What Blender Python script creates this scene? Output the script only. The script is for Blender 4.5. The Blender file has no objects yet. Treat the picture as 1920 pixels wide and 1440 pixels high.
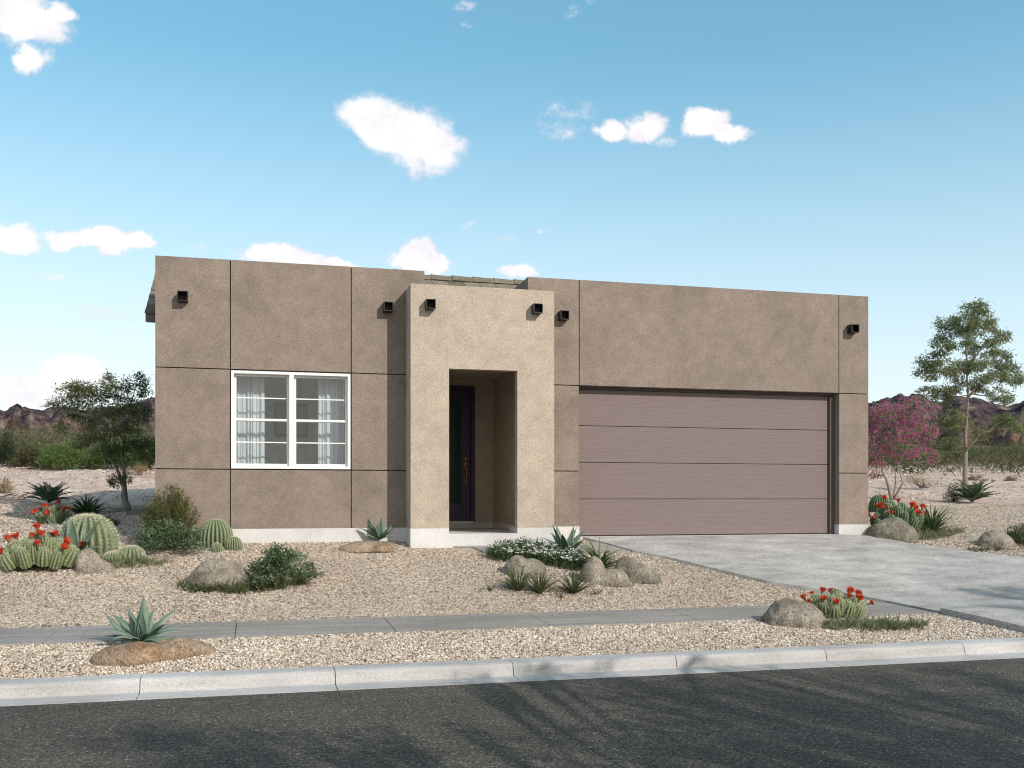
import bpy, bmesh, math, random
import numpy as np
from mathutils import Vector, Matrix
rng = np.random.default_rng(7)
random.seed(7)
sc = bpy.context.scene
COL = sc.collection
R = math.radians

# ------------------------------------------------------------------ camera geometry
E = 1.75                      # eye height over the road
FPX, CX, HY = 1864.0, 960.0, 935.0
YAW = R(14.43)
DX, DY = math.sin(YAW), math.cos(YAW)      # view direction on plan
RX, RY = math.cos(YAW), -math.sin(YAW)     # right direction on plan

PY = np.array([-400,-60,-6.2,-5.6,-5.4,9.45,9.60,9.70,9.75,10.4,11.0,12.1,12.6,13.3,14.2,15.1,15.8,17,20,24,30,60,100,200,400,700,1600])
PZ = np.array([1.0,.5,.12,.10,-.07,-.07,-.06,.095,.115,.20,.262,.290,.365,.525,.745,.945,1.07,1.17,1.34,1.60,1.95,3.70,6.3,13,27,45,60])
def P(y):
    y = np.asarray(y, float)
    return np.interp(y, PY, PZ)
def Wd(px, py, D):
    """world point seen at a photo pixel at view depth D"""
    a = (px-CX)/FPX
    return Vector((D*(DX+a*RX), D*(DY+a*RY), E+(HY-py)*D/FPX))
def G(px, py, dy=0.0):
    """ground point under a photo pixel"""
    a = (px-CX)/FPX
    dx_, dy_, dz_ = DX+a*RX, DY+a*RY, (HY-py)/FPX
    lo, hi = 5.0, 5.0
    while hi < 600:
        if E+hi*dz_ < P(hi*dy_): break
        lo = hi; hi *= 1.01
    for _ in range(30):
        m = .5*(lo+hi)
        if E+m*dz_ < P(m*dy_): hi = m
        else: lo = m
    t = .5*(lo+hi)
    x, y = t*dx_, t*dy_+dy
    return Vector((x, y, float(P(y))))
def depth(p): return p[0]*DX+p[1]*DY
def mpp(p): return depth(p)/FPX

# ------------------------------------------------------------------ noise
def _hash(ix, iy, iz, s):
    n = (ix*374761393 + iy*668265263 + iz*2147483647 + s*974634777).astype(np.int64) & 0x7fffffff
    n = ((n ^ (n >> 13))*1274126177) & 0x7fffffff
    n = (n ^ (n >> 16)) & 0xffffff
    return n/float(0xffffff)
def vnoise(p, s=0):
    p = np.asarray(p, float); i = np.floor(p).astype(np.int64); f = p-i; f = f*f*(3-2*f)
    out = 0
    for dx in (0,1):
        wx = f[:,0] if dx else 1-f[:,0]
        for dy in (0,1):
            wy = f[:,1] if dy else 1-f[:,1]
            for dz in (0,1):
                wz = f[:,2] if dz else 1-f[:,2]
                out = out + wx*wy*wz*_hash(i[:,0]+dx, i[:,1]+dy, i[:,2]+dz, s)
    return out
def fbm(p, o=4, s=0, g=.5):
    p = np.asarray(p, float); a = 1; t = 0; n = 0
    for k in range(o):
        t = t + a*vnoise(p*(2.03**k)+k*17.3, s+k); n += a; a *= g
    return t/n

# ------------------------------------------------------------------ mesh helpers
def tag(o, label=None, cat=None, group=None, kind=None):
    if label: o['label'] = label
    if cat: o['category'] = cat
    if group: o['group'] = group
    if kind: o['kind'] = kind
    return o
def link(o, parent=None):
    COL.objects.link(o)
    if parent is not None:
        o.parent = parent
    return o
def empty(name, loc, label, cat, group=None, rz=0):
    o = bpy.data.objects.new(name, None); o.empty_display_size = .1
    o.location = loc; o.rotation_euler = (0,0,rz); COL.objects.link(o)
    return tag(o, label, cat, group)
def mesh_np(name, V, F, mat, parent=None, attr=None, smooth=False, offset=None):
    """V (n,3), F (m,k) int array of equal-size faces, attr per vertex float"""
    V = np.asarray(V, np.float32); F = np.asarray(F, np.int32)
    if parent is not None: V = V-np.array(parent_world(parent), np.float32)
    me = bpy.data.meshes.new(name)
    me.vertices.add(len(V)); me.vertices.foreach_set('co', V.ravel())
    k = F.shape[1]
    me.loops.add(F.size); me.loops.foreach_set('vertex_index', F.ravel())
    me.polygons.add(len(F)); me.polygons.foreach_set('loop_start', np.arange(0, F.size, k, dtype=np.int32))
    me.polygons.foreach_set('loop_total', np.full(len(F), k, np.int32))
    if smooth: me.polygons.foreach_set('use_smooth', np.ones(len(F), bool))
    if attr is not None:
        a = me.attributes.new('rnd', 'FLOAT', 'POINT'); a.data.foreach_set('value', np.asarray(attr, np.float32))
    me.update(calc_edges=True); me.validate()
    me.materials.append(mat)
    o = bpy.data.objects.new(name, me)
    return link(o, parent)
def parent_world(p):
    v = Vector((0,0,0))
    while p is not None:
        v = v+p.location; p = p.parent
    return v
class MB:
    """collects boxes / quads / tubes in world space, then one mesh"""
    def __init__(s): s.bm = bmesh.new()
    def box(s, x0, x1, y0, y1, z0, z1):
        v = [s.bm.verts.new(c) for c in ((x0,y0,z0),(x1,y0,z0),(x1,y1,z0),(x0,y1,z0),(x0,y0,z1),(x1,y0,z1),(x1,y1,z1),(x0,y1,z1))]
        for f in ((0,3,2,1),(4,5,6,7),(0,1,5,4),(1,2,6,5),(2,3,7,6),(3,0,4,7)): s.bm.faces.new([v[i] for i in f])
        return s
    def face(s, pts): s.bm.faces.new([s.bm.verts.new(p) for p in pts]); return s
    def tube(s, pts, rad, n=7):
        pts = [Vector(p) for p in pts]; prev = None; ring0 = None
        t0 = (pts[1]-pts[0]).normalized()
        u = t0.orthogonal().normalized()
        for i, p in enumerate(pts):
            t = (pts[min(i+1, len(pts)-1)]-pts[max(i-1, 0)]).normalized()
            u = (u-t*u.dot(t)).normalized(); w = t.cross(u)
            r = rad[i] if hasattr(rad, '__len__') else rad
            ring = [s.bm.verts.new(p+(u*math.cos(2*math.pi*k/n)+w*math.sin(2*math.pi*k/n))*r) for k in range(n)]
            if prev:
                for k in range(n):
                    f = s.bm.faces.new((prev[k], prev[(k+1)%n], ring[(k+1)%n], ring[k])); f.smooth = True
            else: ring0 = ring
            prev = ring
        s.bm.faces.new(ring0[::-1]); s.bm.faces.new(prev)
        return s
    def build(s, name, mat, parent=None, bevel=0, smooth=False):
        if bevel:
            bmesh.ops.bevel(s.bm, geom=list(s.bm.edges), offset=bevel, segments=2, affect='EDGES', profile=.6)
        if parent is not None:
            bmesh.ops.translate(s.bm, verts=s.bm.verts, vec=-parent_world(parent))
        me = bpy.data.meshes.new(name); s.bm.to_mesh(me); s.bm.free()
        if smooth:
            for p in me.polygons: p.use_smooth = True
        me.materials.append(mat)
        return link(bpy.data.objects.new(name, me), parent)

# ------------------------------------------------------------------ materials
def mat(name):
    m = bpy.data.materials.new(name); m.use_nodes = True
    nt = m.node_tree; b = nt.nodes['Principled BSDF']
    return m, nt, b
def N(nt, typ, **kw):
    n = nt.nodes.new(typ)
    for k, v in kw.items(): setattr(n, k, v)
    return n
def L(nt, a, b): nt.links.new(a, b)
def ramp(nt, stops, fac):
    r = N(nt, 'ShaderNodeValToRGB'); e = r.color_ramp.elements
    e[0].position, e[0].color = stops[0][0], (*stops[0][1], 1)
    e[1].position, e[1].color = stops[-1][0], (*stops[-1][1], 1)
    for p, c in stops[1:-1]:
        x = e.new(p); x.color = (*c, 1)
    L(nt, fac, r.inputs['Fac']); return r
def noise(nt, vec, scale, detail=4, rough=.5, dist=0):
    n = N(nt, 'ShaderNodeTexNoise'); n.inputs['Scale'].default_value = scale
    n.inputs['Detail'].default_value = detail; n.inputs['Roughness'].default_value = rough
    n.inputs['Distortion'].default_value = dist
    if vec is not None: L(nt, vec, n.inputs['Vector'])
    return n
def mapping(nt, vec, scale=(1,1,1), loc=(0,0,0)):
    m = N(nt, 'ShaderNodeMapping'); m.inputs['Scale'].default_value = scale; m.inputs['Location'].default_value = loc
    L(nt, vec, m.inputs['Vector']); return m.outputs[0]
def mix(nt, a, b, fac, mode='MIX'):
    m = N(nt, 'ShaderNodeMix', data_type='RGBA', blend_type=mode)
    for k, v in ((6, a), (7, b)):
        if isinstance(v, tuple): m.inputs[k].default_value = (*v, 1)
        else: L(nt, v, m.inputs[k])
    if isinstance(fac, (int, float)): m.inputs[0].default_value = fac
    else: L(nt, fac, m.inputs[0])
    return m.outputs[2]
def bump(nt, b, h, strength=.3, dist=.01, prev=None):
    n = N(nt, 'ShaderNodeBump'); n.inputs['Strength'].default_value = strength; n.inputs['Distance'].default_value = dist
    L(nt, h, n.inputs['Height'])
    if prev is not None: L(nt, prev, n.inputs['Normal'])
    L(nt, n.outputs[0], b.inputs['Normal']); return n.outputs[0]
def coords(nt): return N(nt, 'ShaderNodeNewGeometry').outputs['Position']
def math_(nt, op, a, b=0.0, c=None):
    m = N(nt, 'ShaderNodeMath', operation=op)
    for k, v in enumerate((a, b, c)):
        if v is None: continue
        if isinstance(v, (int, float)): m.inputs[k].default_value = v
        else: L(nt, v, m.inputs[k])
    return m.outputs[0]
def maprange(nt, v, a, b, c=0, d=1):
    m = N(nt, 'ShaderNodeMapRange'); L(nt, v, m.inputs[0])
    for k, x in enumerate((a, b, c, d)): m.inputs[k+1].default_value = x
    return m.outputs[0]

def stucco(name, base, var=.16):
    m, nt, b = mat(name); c = coords(nt)
    n1 = noise(nt, c, 1.1, 5, .62, .6); n2 = noise(nt, c, 78, 3, .65); n3 = noise(nt, c, 4.5, 4, .6)
    dk = tuple(x*(1-var*1.5) for x in base); lt = tuple(min(1, x*(1+var)) for x in base)
    r = ramp(nt, [(.3, dk), (.5, base), (.7, lt)], n1.outputs['Fac'])
    r2 = ramp(nt, [(.3, (.80,.80,.81)), (.7, (1.12,1.12,1.11))], n3.outputs['Fac'])
    r3 = ramp(nt, [(.38, (.68,.67,.66)), (.60, (1.26,1.26,1.26))], n2.outputs['Fac'])
    x = mix(nt, r.outputs[0], r2.outputs[0], .6, 'MULTIPLY')
    x = mix(nt, x, r3.outputs[0], .62, 'MULTIPLY')
    L(nt, x, b.inputs['Base Color']); b.inputs['Roughness'].default_value = .92
    b.inputs['Specular IOR Level'].default_value = .2
    bump(nt, b, n2.outputs['Fac'], .55, .012)
    return m
def plain(name, col, rough=.6, metal=0, spec=.4, var=.1, scale=8, bs=0, bscale=60):
    m, nt, b = mat(name); c = coords(nt)
    n = noise(nt, c, scale, 4)
    r = ramp(nt, [(.3, tuple(x*(1-var) for x in col)), (.7, tuple(min(1, x*(1+var)) for x in col))], n.outputs['Fac'])
    L(nt, r.outputs[0], b.inputs['Base Color']); b.inputs['Roughness'].default_value = rough
    b.inputs['Metallic'].default_value = metal; b.inputs['Specular IOR Level'].default_value = spec
    if bs:
        n2 = noise(nt, c, bscale, 3); bump(nt, b, n2.outputs['Fac'], bs, .01)
    return m
def concrete(name, base, stretch=(1,1,1), streak=.25, pit=.5, fine=220):
    m, nt, b = mat(name); c = coords(nt)
    n1 = noise(nt, mapping(nt, c, stretch), 2.2, 6, .62); n2 = noise(nt, c, fine, 3, .7); n3 = noise(nt, c, .7, 3)
    v = N(nt, 'ShaderNodeTexVoronoi'); v.inputs['Scale'].default_value = 26; L(nt, c, v.inputs['Vector'])
    r = ramp(nt, [(.28, tuple(x*(1-streak) for x in base)), (.72, tuple(min(.95, x*(1+streak*.6)) for x in base))], n1.outputs['Fac'])
    r2 = ramp(nt, [(.37, (.55,.55,.55)), (.59, (1.32,1.32,1.32))], n2.outputs['Fac'])
    r3 = ramp(nt, [(.35, (.88,.87,.86)), (.7, (1.08,1.08,1.08))], n3.outputs['Fac'])
    pr = ramp(nt, [(.0, (.45,.43,.40)), (.085, (1,1,1))], v.outputs['Distance'])
    x = mix(nt, r.outputs[0], r2.outputs[0], .7, 'MULTIPLY'); x = mix(nt, x, r3.outputs[0], 1, 'MULTIPLY')
    x = mix(nt, x, pr.outputs[0], pit, 'MULTIPLY')
    L(nt, x, b.inputs['Base Color']); b.inputs['Roughness'].default_value = .88; b.inputs['Specular IOR Level'].default_value = .25
    bump(nt, b, n2.outputs['Fac'], .35, .006)
    return m

M = {}
M['stucco'] = stucco('taupe_stucco', (.262,.214,.180), .12)
M['entry'] = stucco('sand_stucco', (.47,.400,.325), .06)
M['plinth'] = concrete('pale_plinth', (.64,.635,.625), (1,1,1), .12, .2)
M['kerb'] = concrete('kerb_concrete', (.475,.465,.455), (.6,1,5), .20, .9, 110)
M['drive'] = concrete('brushed_concrete', (.42,.41,.395), (.8,2,2), .34, .6, 42)
M['walk'] = concrete('walk_concrete', (.310,.292,.272), (.5,4,4), .26, .5, 48)
M['metal'] = plain('black_bronze_metal', (.018,.018,.022), .45, .3, .5)
M['metal_in'] = plain('scupper_throat', (.05,.032,.02), .7)
M['joint'] = plain('joint_reveal', (.035,.026,.022), .8)
M['white'] = plain('white_vinyl', (.78,.78,.77), .4, 0, .5, .02)
M['purple'] = plain('dark_purple_paint', (.050,.030,.075), .4, 0, .5, .08)
M['brass'] = plain('aged_brass', (.45,.26,.07), .3, .9, .5)
M['alu'] = plain('threshold_metal', (.7,.7,.7), .45, .2)
M['room'] = plain('room_wall', (.80,.86,.86), .9)
M['roomfloor'] = plain('room_floor', (.55,.50,.44), .6)
M['board'] = plain('fascia_board', (.16,.14,.12), .8)

def garage_mat():
    m, nt, b = mat('mauve_wood_grain'); c = coords(nt)
    v = mapping(nt, c, (1.1, 1, 16)); n = noise(nt, v, 3.2, 5, .6, 2.2)
    w = N(nt, 'ShaderNodeTexWave', wave_type='BANDS', bands_direction='Z'); L(nt, mapping(nt, c, (.55,1,9)), w.inputs['Vector'])
    w.inputs['Scale'].default_value = 1.6; w.inputs['Distortion'].default_value = 9; w.inputs['Detail'].default_value = 3; w.inputs['Detail Scale'].default_value = .9
    r = ramp(nt, [(.2, (.180,.137,.131)), (.8, (.208,.161,.154))], w.outputs['Fac'])
    r2 = ramp(nt, [(.3, (.90,.90,.90)), (.7, (1.07,1.07,1.07))], n.outputs['Fac'])
    L(nt, mix(nt, r.outputs[0], r2.outputs[0], 1, 'MULTIPLY'), b.inputs['Base Color'])
    b.inputs['Roughness'].default_value = .6; b.inputs['Specular IOR Level'].default_value = .3
    bump(nt, b, w.outputs['Fac'], .10, .003)
    return m
M['garage'] = garage_mat()
M['garage_frame'] = plain('mauve_jamb', (.10,.075,.07), .6)

def glass_mat():
    m, nt, b = mat('window_glass'); nt.nodes.remove(b)
    out = nt.nodes['Material Output']
    tr = N(nt, 'ShaderNodeBsdfTransparent'); tr.inputs[0].default_value = (.88,.94,.95,1)
    gl = N(nt, 'ShaderNodeBsdfGlossy'); gl.inputs['Roughness'].default_value = .01
    lw = N(nt, 'ShaderNodeLayerWeight'); lw.inputs['Blend'].default_value = .5
    f_ = math_(nt, 'ADD', math_(nt, 'MULTIPLY', math_(nt, 'POWER', lw.outputs['Facing'], 4.0), .8), .13)
    mx = N(nt, 'ShaderNodeMixShader'); L(nt, f_, mx.inputs[0]); L(nt, tr.outputs[0], mx.inputs[1]); L(nt, gl.outputs[0], mx.inputs[2])
    L(nt, mx.outputs[0], out.inputs['Surface']); return m
M['glass'] = glass_mat()
m, nt, b = mat('green_door_glass'); b.inputs['Base Color'].default_value = (.012,.045,.035,1); b.inputs['Roughness'].default_value = .15; M['doorglass'] = m

def curtain_mat():
    m, nt, b = mat('sheer_curtain'); out = nt.nodes['Material Output']
    b.inputs['Base Color'].default_value = (.90,.92,.95,1); b.inputs['Roughness'].default_value = .9
    tl = N(nt, 'ShaderNodeBsdfTranslucent'); tl.inputs[0].default_value = (.8,.84,.9,1)
    mx = N(nt, 'ShaderNodeMixShader'); mx.inputs[0].default_value = .35
    L(nt, b.outputs[0], mx.inputs[1]); L(nt, tl.outputs[0], mx.inputs[2]); L(nt, mx.outputs[0], out.inputs['Surface'])
    return m
M['curtain'] = curtain_mat()

def picture_mat():
    m, nt, b = mat('seascape_print'); c = coords(nt)
    s = N(nt, 'ShaderNodeSeparateXYZ'); L(nt, c, s.inputs[0])
    z = math_(nt, 'ADD', s.outputs[2], math_(nt, 'MULTIPLY', noise(nt, c, 5, 5).outputs['Fac'], .25))
    r = ramp(nt, [(.0, (.02,.03,.015)), (.30, (.16,.17,.07)), (.42, (.02,.04,.04)), (.5, (.40,.50,.52)), (1, (.20,.33,.38))], maprange(nt, z, 2.45, 3.4))
    L(nt, r.outputs[0], b.inputs['Base Color']); return m
M['picture'] = picture_mat()

def rooftile_mat():
    m, nt, b = mat('roof_tile'); c = coords(nt)
    at = N(nt, 'ShaderNodeAttribute', attribute_name='rnd')
    n = noise(nt, c, 9, 4)
    r = ramp(nt, [(0, (.11,.095,.07)), (.5, (.17,.15,.115)), (1, (.22,.19,.14))], at.outputs['Fac'])
    r2 = ramp(nt, [(.3, (.75,.75,.75)), (.7, (1.2,1.2,1.15))], n.outputs['Fac'])
    L(nt, mix(nt, r.outputs[0], r2.outputs[0], 1, 'MULTIPLY'), b.inputs['Base Color']); b.inputs['Roughness'].default_value = .9
    return m
M['tile'] = rooftile_mat()

def rock_mat(name, a, b_, c_, rust=0):
    m, nt, b = mat(name); c = coords(nt)
    n1 = noise(nt, c, 5, 6, .6); n2 = noise(nt, mapping(nt, c, (1,1,.45)), 48, 4, .7, 1.5); n3 = noise(nt, c, 2.2, 3)
    r = ramp(nt, [(.3, a), (.52, b_), (.72, c_)], n1.outputs['Fac'])
    r2 = ramp(nt, [(.38, (.38,.36,.34)), (.60, (1.45,1.45,1.42))], n2.outputs['Fac'])
    x = mix(nt, r.outputs[0], r2.outputs[0], .9, 'MULTIPLY')
    if rust:
        rr = ramp(nt, [(.48, (1,1,1)), (.62, (1.0,.82,.64))], n3.outputs['Fac'])
        x = mix(nt, x, rr.outputs[0], rust, 'MULTIPLY')
    L(nt, x, b.inputs['Base Color']); b.inputs['Roughness'].default_value = .95; b.inputs['Specular IOR Level'].default_value = .15
    p = bump(nt, b, n2.outputs['Fac'], .8, .02); bump(nt, b, n1.outputs['Fac'], .5, .04, p)
    return m
M['rock'] = rock_mat('tan_boulder', (.17,.145,.115), (.30,.265,.22), (.42,.385,.33))
M['rock_rust'] = rock_mat('rusty_boulder', (.17,.12,.085), (.30,.225,.165), (.44,.36,.28), .6)
M['rock_grey'] = rock_mat('olive_boulder', (.12,.11,.085), (.22,.205,.165), (.33,.31,.26))

def leaf_mat(name, cols, trans=.25, rough=.6, scale=None):
    m, nt, b = mat(name); out = nt.nodes['Material Output']
    at = N(nt, 'ShaderNodeAttribute', attribute_name='rnd')
    n = len(cols); st = [(i/(n-1), c) for i, c in enumerate(cols)]
    r = ramp(nt, st, at.outputs['Fac'])
    L(nt, r.outputs[0], b.inputs['Base Color']); b.inputs['Roughness'].default_value = rough; b.inputs['Specular IOR Level'].default_value = .12
    if trans:
        tl = N(nt, 'ShaderNodeBsdfTranslucent'); L(nt, r.outputs[0], tl.inputs[0])
        mx = N(nt, 'ShaderNodeMixShader'); mx.inputs[0].default_value = trans
        L(nt, b.outputs[0], mx.inputs[1]); L(nt, tl.outputs[0], mx.inputs[2]); L(nt, mx.outputs[0], out.inputs['Surface'])
    return m
M['leaf_tree'] = leaf_mat('tree_leaf', [(.07,.095,.035), (.16,.19,.08), (.30,.33,.17)], .45)
M['leaf_tree2'] = leaf_mat('soft_tree_leaf', [(.09,.12,.05), (.21,.25,.115), (.40,.43,.25)], .4)
M['leaf_dark'] = leaf_mat('dark_leaf', [(.02,.045,.012), (.045,.085,.025), (.09,.14,.05)])
M['leaf_shrub'] = leaf_mat('shrub_leaf', [(.03,.055,.02), (.08,.125,.05), (.20,.26,.13)])
M['leaf_pale'] = leaf_mat('pale_shrub_leaf', [(.04,.075,.03), (.15,.21,.11), (.42,.50,.33)])
M['leaf_yellow'] = leaf_mat('yellow_green_leaf', [(.04,.055,.012), (.12,.135,.03), (.24,.25,.06)])
M['grass'] = leaf_mat('ground_cover_blade', [(.045,.06,.02), (.11,.13,.055), (.30,.31,.17)])
M['grass_pale'] = leaf_mat('pale_ground_cover', [(.08,.10,.045), (.20,.23,.12), (.45,.46,.30)])
M['strap'] = leaf_mat('strap_leaf', [(.04,.08,.025), (.12,.19,.08), (.40,.47,.27)])
M['strap_dark'] = leaf_mat('dark_strap_leaf', [(.02,.045,.015), (.05,.09,.035), (.10,.15,.06)])
M['cycad'] = leaf_mat('cycad_leaf', [(.05,.09,.045), (.11,.17,.095), (.22,.29,.18)])
M['pink'] = leaf_mat('magenta_blossom', [(.50,.03,.24), (.72,.09,.42), (.85,.28,.62)], .45)
M['whiteflower'] = leaf_mat('white_petal', [(.78,.75,.74), (.86,.84,.83), (.88,.87,.85)], .35)
M['red'] = leaf_mat('red_petal', [(.42,.03,.015), (.62,.08,.03), (.78,.22,.08)], .2)
M['bark'] = plain('pale_bark', (.24,.20,.17), .9, 0, .2, .25, 20, .6, 70)
M['bark_grey'] = plain('grey_bark', (.20,.185,.17), .9, 0, .2, .25, 20, .6, 70)
M['bark_dark'] = plain('dark_twig', (.10,.08,.07), .9)
M['scrub_a'] = leaf_mat('scrub_green', [(.045,.07,.03), (.09,.125,.05), (.14,.18,.08)], .2)
M['scrub_b'] = leaf_mat('scrub_olive', [(.06,.065,.035), (.12,.115,.06), (.19,.17,.09)], .2)
M['scrub_c'] = leaf_mat('scrub_bright', [(.05,.085,.025), (.11,.17,.05), (.17,.24,.09)], .2)
M['scrub_dark'] = leaf_mat('scrub_dark', [(.02,.03,.015), (.04,.055,.028), (.075,.09,.045)], .2)
M['dry'] = leaf_mat('dry_straw', [(.16,.11,.06), (.30,.22,.12), (.45,.35,.20)], .2)
M['twig'] = leaf_mat('dead_twig', [(.07,.05,.05), (.15,.11,.10), (.28,.22,.20)], 0)

def agave_mat():
    m, nt, b = mat('agave_leaf'); at = N(nt, 'ShaderNodeAttribute', attribute_name='rnd')
    n = noise(nt, coords(nt), 6, 4)
    r = ramp(nt, [(0, (.07,.12,.09)), (.5, (.14,.21,.165)), (.9, (.30,.38,.29)), (1, (.44,.50,.36))], at.outputs['Fac'])
    r2 = ramp(nt, [(.3, (.78,.80,.85)), (.7, (1.15,1.12,1.05))], n.outputs['Fac'])
    L(nt, mix(nt, r.outputs[0], r2.outputs[0], 1, 'MULTIPLY'), b.inputs['Base Color'])
    b.inputs['Roughness'].default_value = .5; b.inputs['Specular IOR Level'].default_value = .35
    return m
M['agave'] = agave_mat()
def cactus_mat(name, lo, hi):
    m, nt, b = mat(name); at = N(nt, 'ShaderNodeAttribute', attribute_name='rnd')
    n = noise(nt, coords(nt), 40, 3)
    r = ramp(nt, [(0, lo), (1, hi)], at.outputs['Fac'])
    r2 = ramp(nt, [(.3, (.75,.75,.75)), (.7, (1.2,1.2,1.2))], n.outputs['Fac'])
    L(nt, mix(nt, r.outputs[0], r2.outputs[0], 1, 'MULTIPLY'), b.inputs['Base Color']); b.inputs['Roughness'].default_value = .65
    return m
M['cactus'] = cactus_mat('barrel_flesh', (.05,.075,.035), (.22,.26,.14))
M['cactus_dark'] = cactus_mat('dark_barrel_flesh', (.03,.065,.03), (.13,.20,.09))
M['cactus_hedge'] = cactus_mat('hedgehog_flesh', (.06,.085,.035), (.25,.29,.14))
M['spine'] = plain('pale_spine', (.62,.60,.44), .7)

# gravel + desert ground -------------------------------------------------
GSTOPS = [(.0, (.085,.06,.045)), (.17, (.25,.18,.135)), (.36, (.45,.36,.275)), (.62, (.58,.495,.40)), (1, (.84,.79,.70))]
def gravel_mat():
    m, nt, b = mat('gravel_pebble'); at = N(nt, 'ShaderNodeAttribute', attribute_name='rnd')
    r = ramp(nt, GSTOPS, at.outputs['Fac'])
    n = noise(nt, coords(nt), 1.2, 3); r2 = ramp(nt, [(.3, (.88,.87,.86)), (.7, (1.06,1.05,1.05))], n.outputs['Fac'])
    L(nt, mix(nt, r.outputs[0], r2.outputs[0], 1, 'MULTIPLY'), b.inputs['Base Color']); b.inputs['Roughness'].default_value = .85
    return m
M['gravel'] = gravel_mat()
def ground_mat():
    m, nt, b = mat('gravel_and_desert'); c = coords(nt)
    s = N(nt, 'ShaderNodeSeparateXYZ'); L(nt, c, s.inputs[0])
    v = N(nt, 'ShaderNodeTexVoronoi'); v.inputs['Scale'].default_value = 42; L(nt, c, v.inputs['Vector'])
    sp = N(nt, 'ShaderNodeSeparateColor'); L(nt, v.outputs['Color'], sp.inputs[0])
    g1 = ramp(nt, GSTOPS, sp.outputs[0])
    edge = ramp(nt, [(.3, (1,1,1)), (.8, (.35,.30,.27))], v.outputs['Distance'])
    n1 = noise(nt, c, .9, 4)
    tone = ramp(nt, [(.3, (.86,.84,.82)), (.7, (1.05,1.05,1.05))], n1.outputs['Fac'])
    gr = mix(nt, mix(nt, g1.outputs[0], edge.outputs[0], .8, 'MULTIPLY'), tone.outputs[0], 1, 'MULTIPLY')
    # desert
    v2 = N(nt, 'ShaderNodeTexVoronoi'); v2.inputs['Scale'].default_value = 5.5; L(nt, mapping(nt, c, (1,.6,1)), v2.inputs['Vector'])
    sp2 = N(nt, 'ShaderNodeSeparateColor'); L(nt, v2.outputs['Color'], sp2.inputs[0])
    st = ramp(nt, [(0, (.20,.14,.11)), (.25, (.46,.33,.26)), (.6, (.56,.42,.34)), (.9, (.62,.50,.42)), (1, (.74,.66,.59))], sp2.outputs[1])
    n2 = noise(nt, mapping(nt, c, (.5,1,1)), .35, 6, .65); base = ramp(nt, [(.3, (.44,.31,.24)), (.5, (.56,.42,.34)), (.7, (.63,.51,.43))], n2.outputs['Fac'])
    de = mix(nt, base.outputs[0], st.outputs[0], .55)
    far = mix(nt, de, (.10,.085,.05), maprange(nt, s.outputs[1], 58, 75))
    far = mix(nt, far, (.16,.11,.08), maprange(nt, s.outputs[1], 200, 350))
    nb = noise(nt, c, .5, 4); yy = math_(nt, 'ADD', s.outputs[1], math_(nt, 'MULTIPLY', nb.outputs['Fac'], 2.2))
    fac = maprange(nt, yy, 24.3, 24.7)
    # other side of the street
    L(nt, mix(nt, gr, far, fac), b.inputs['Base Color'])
    b.inputs['Roughness'].default_value = .93; b.inputs['Specular IOR Level'].default_value = .15
    h = mix(nt, v.outputs['Distance'], v2.outputs['Distance'], fac)
    bn = N(nt, 'ShaderNodeBump', invert=True); bn.inputs['Strength'].default_value = .9; bn.inputs['Distance'].default_value = .02
    L(nt, h, bn.inputs['Height']); L(nt, bn.outputs[0], b.inputs['Normal'])
    return m
M['ground'] = ground_mat()
def asphalt_mat():
    m, nt, b = mat('asphalt'); c = coords(nt)
    v = N(nt, 'ShaderNodeTexVoronoi'); v.inputs['Scale'].default_value = 70; L(nt, c, v.inputs['Vector'])
    sp = N(nt, 'ShaderNodeSeparateColor'); L(nt, v.outputs['Color'], sp.inputs[0])
    n = noise(nt, mapping(nt, c, (.35,1,1)), 1.3, 5, .6); n2 = noise(nt, c, 55, 4, .75)
    r = ramp(nt, [(0, (.040,.035,.029)), (.7, (.104,.091,.075)), (.93, (.13,.123,.108)), (1, (.26,.24,.20))], sp.outputs[0])
    r2 = ramp(nt, [(.3, (.78,.78,.78)), (.7, (1.22,1.2,1.18))], n.outputs['Fac'])
    r3 = ramp(nt, [(.38, (.45,.45,.45)), (.62, (1.6,1.6,1.6))], n2.outputs['Fac'])
    x = mix(nt, r.outputs[0], r2.outputs[0], 1, 'MULTIPLY'); x = mix(nt, x, r3.outputs[0], .9, 'MULTIPLY')
    L(nt, x, b.inputs['Base Color']); b.inputs['Roughness'].default_value = .85; b.inputs['Specular IOR Level'].default_value = .25
    bn = N(nt, 'ShaderNodeBump', invert=True); bn.inputs['Strength'].default_value = .6; bn.inputs['Distance'].default_value = .008
    L(nt, v.outputs['Distance'], bn.inputs['Height']); bump(nt, b, n2.outputs['Fac'], .5, .008, bn.outputs[0])
    return m
M['asphalt'] = asphalt_mat()
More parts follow.
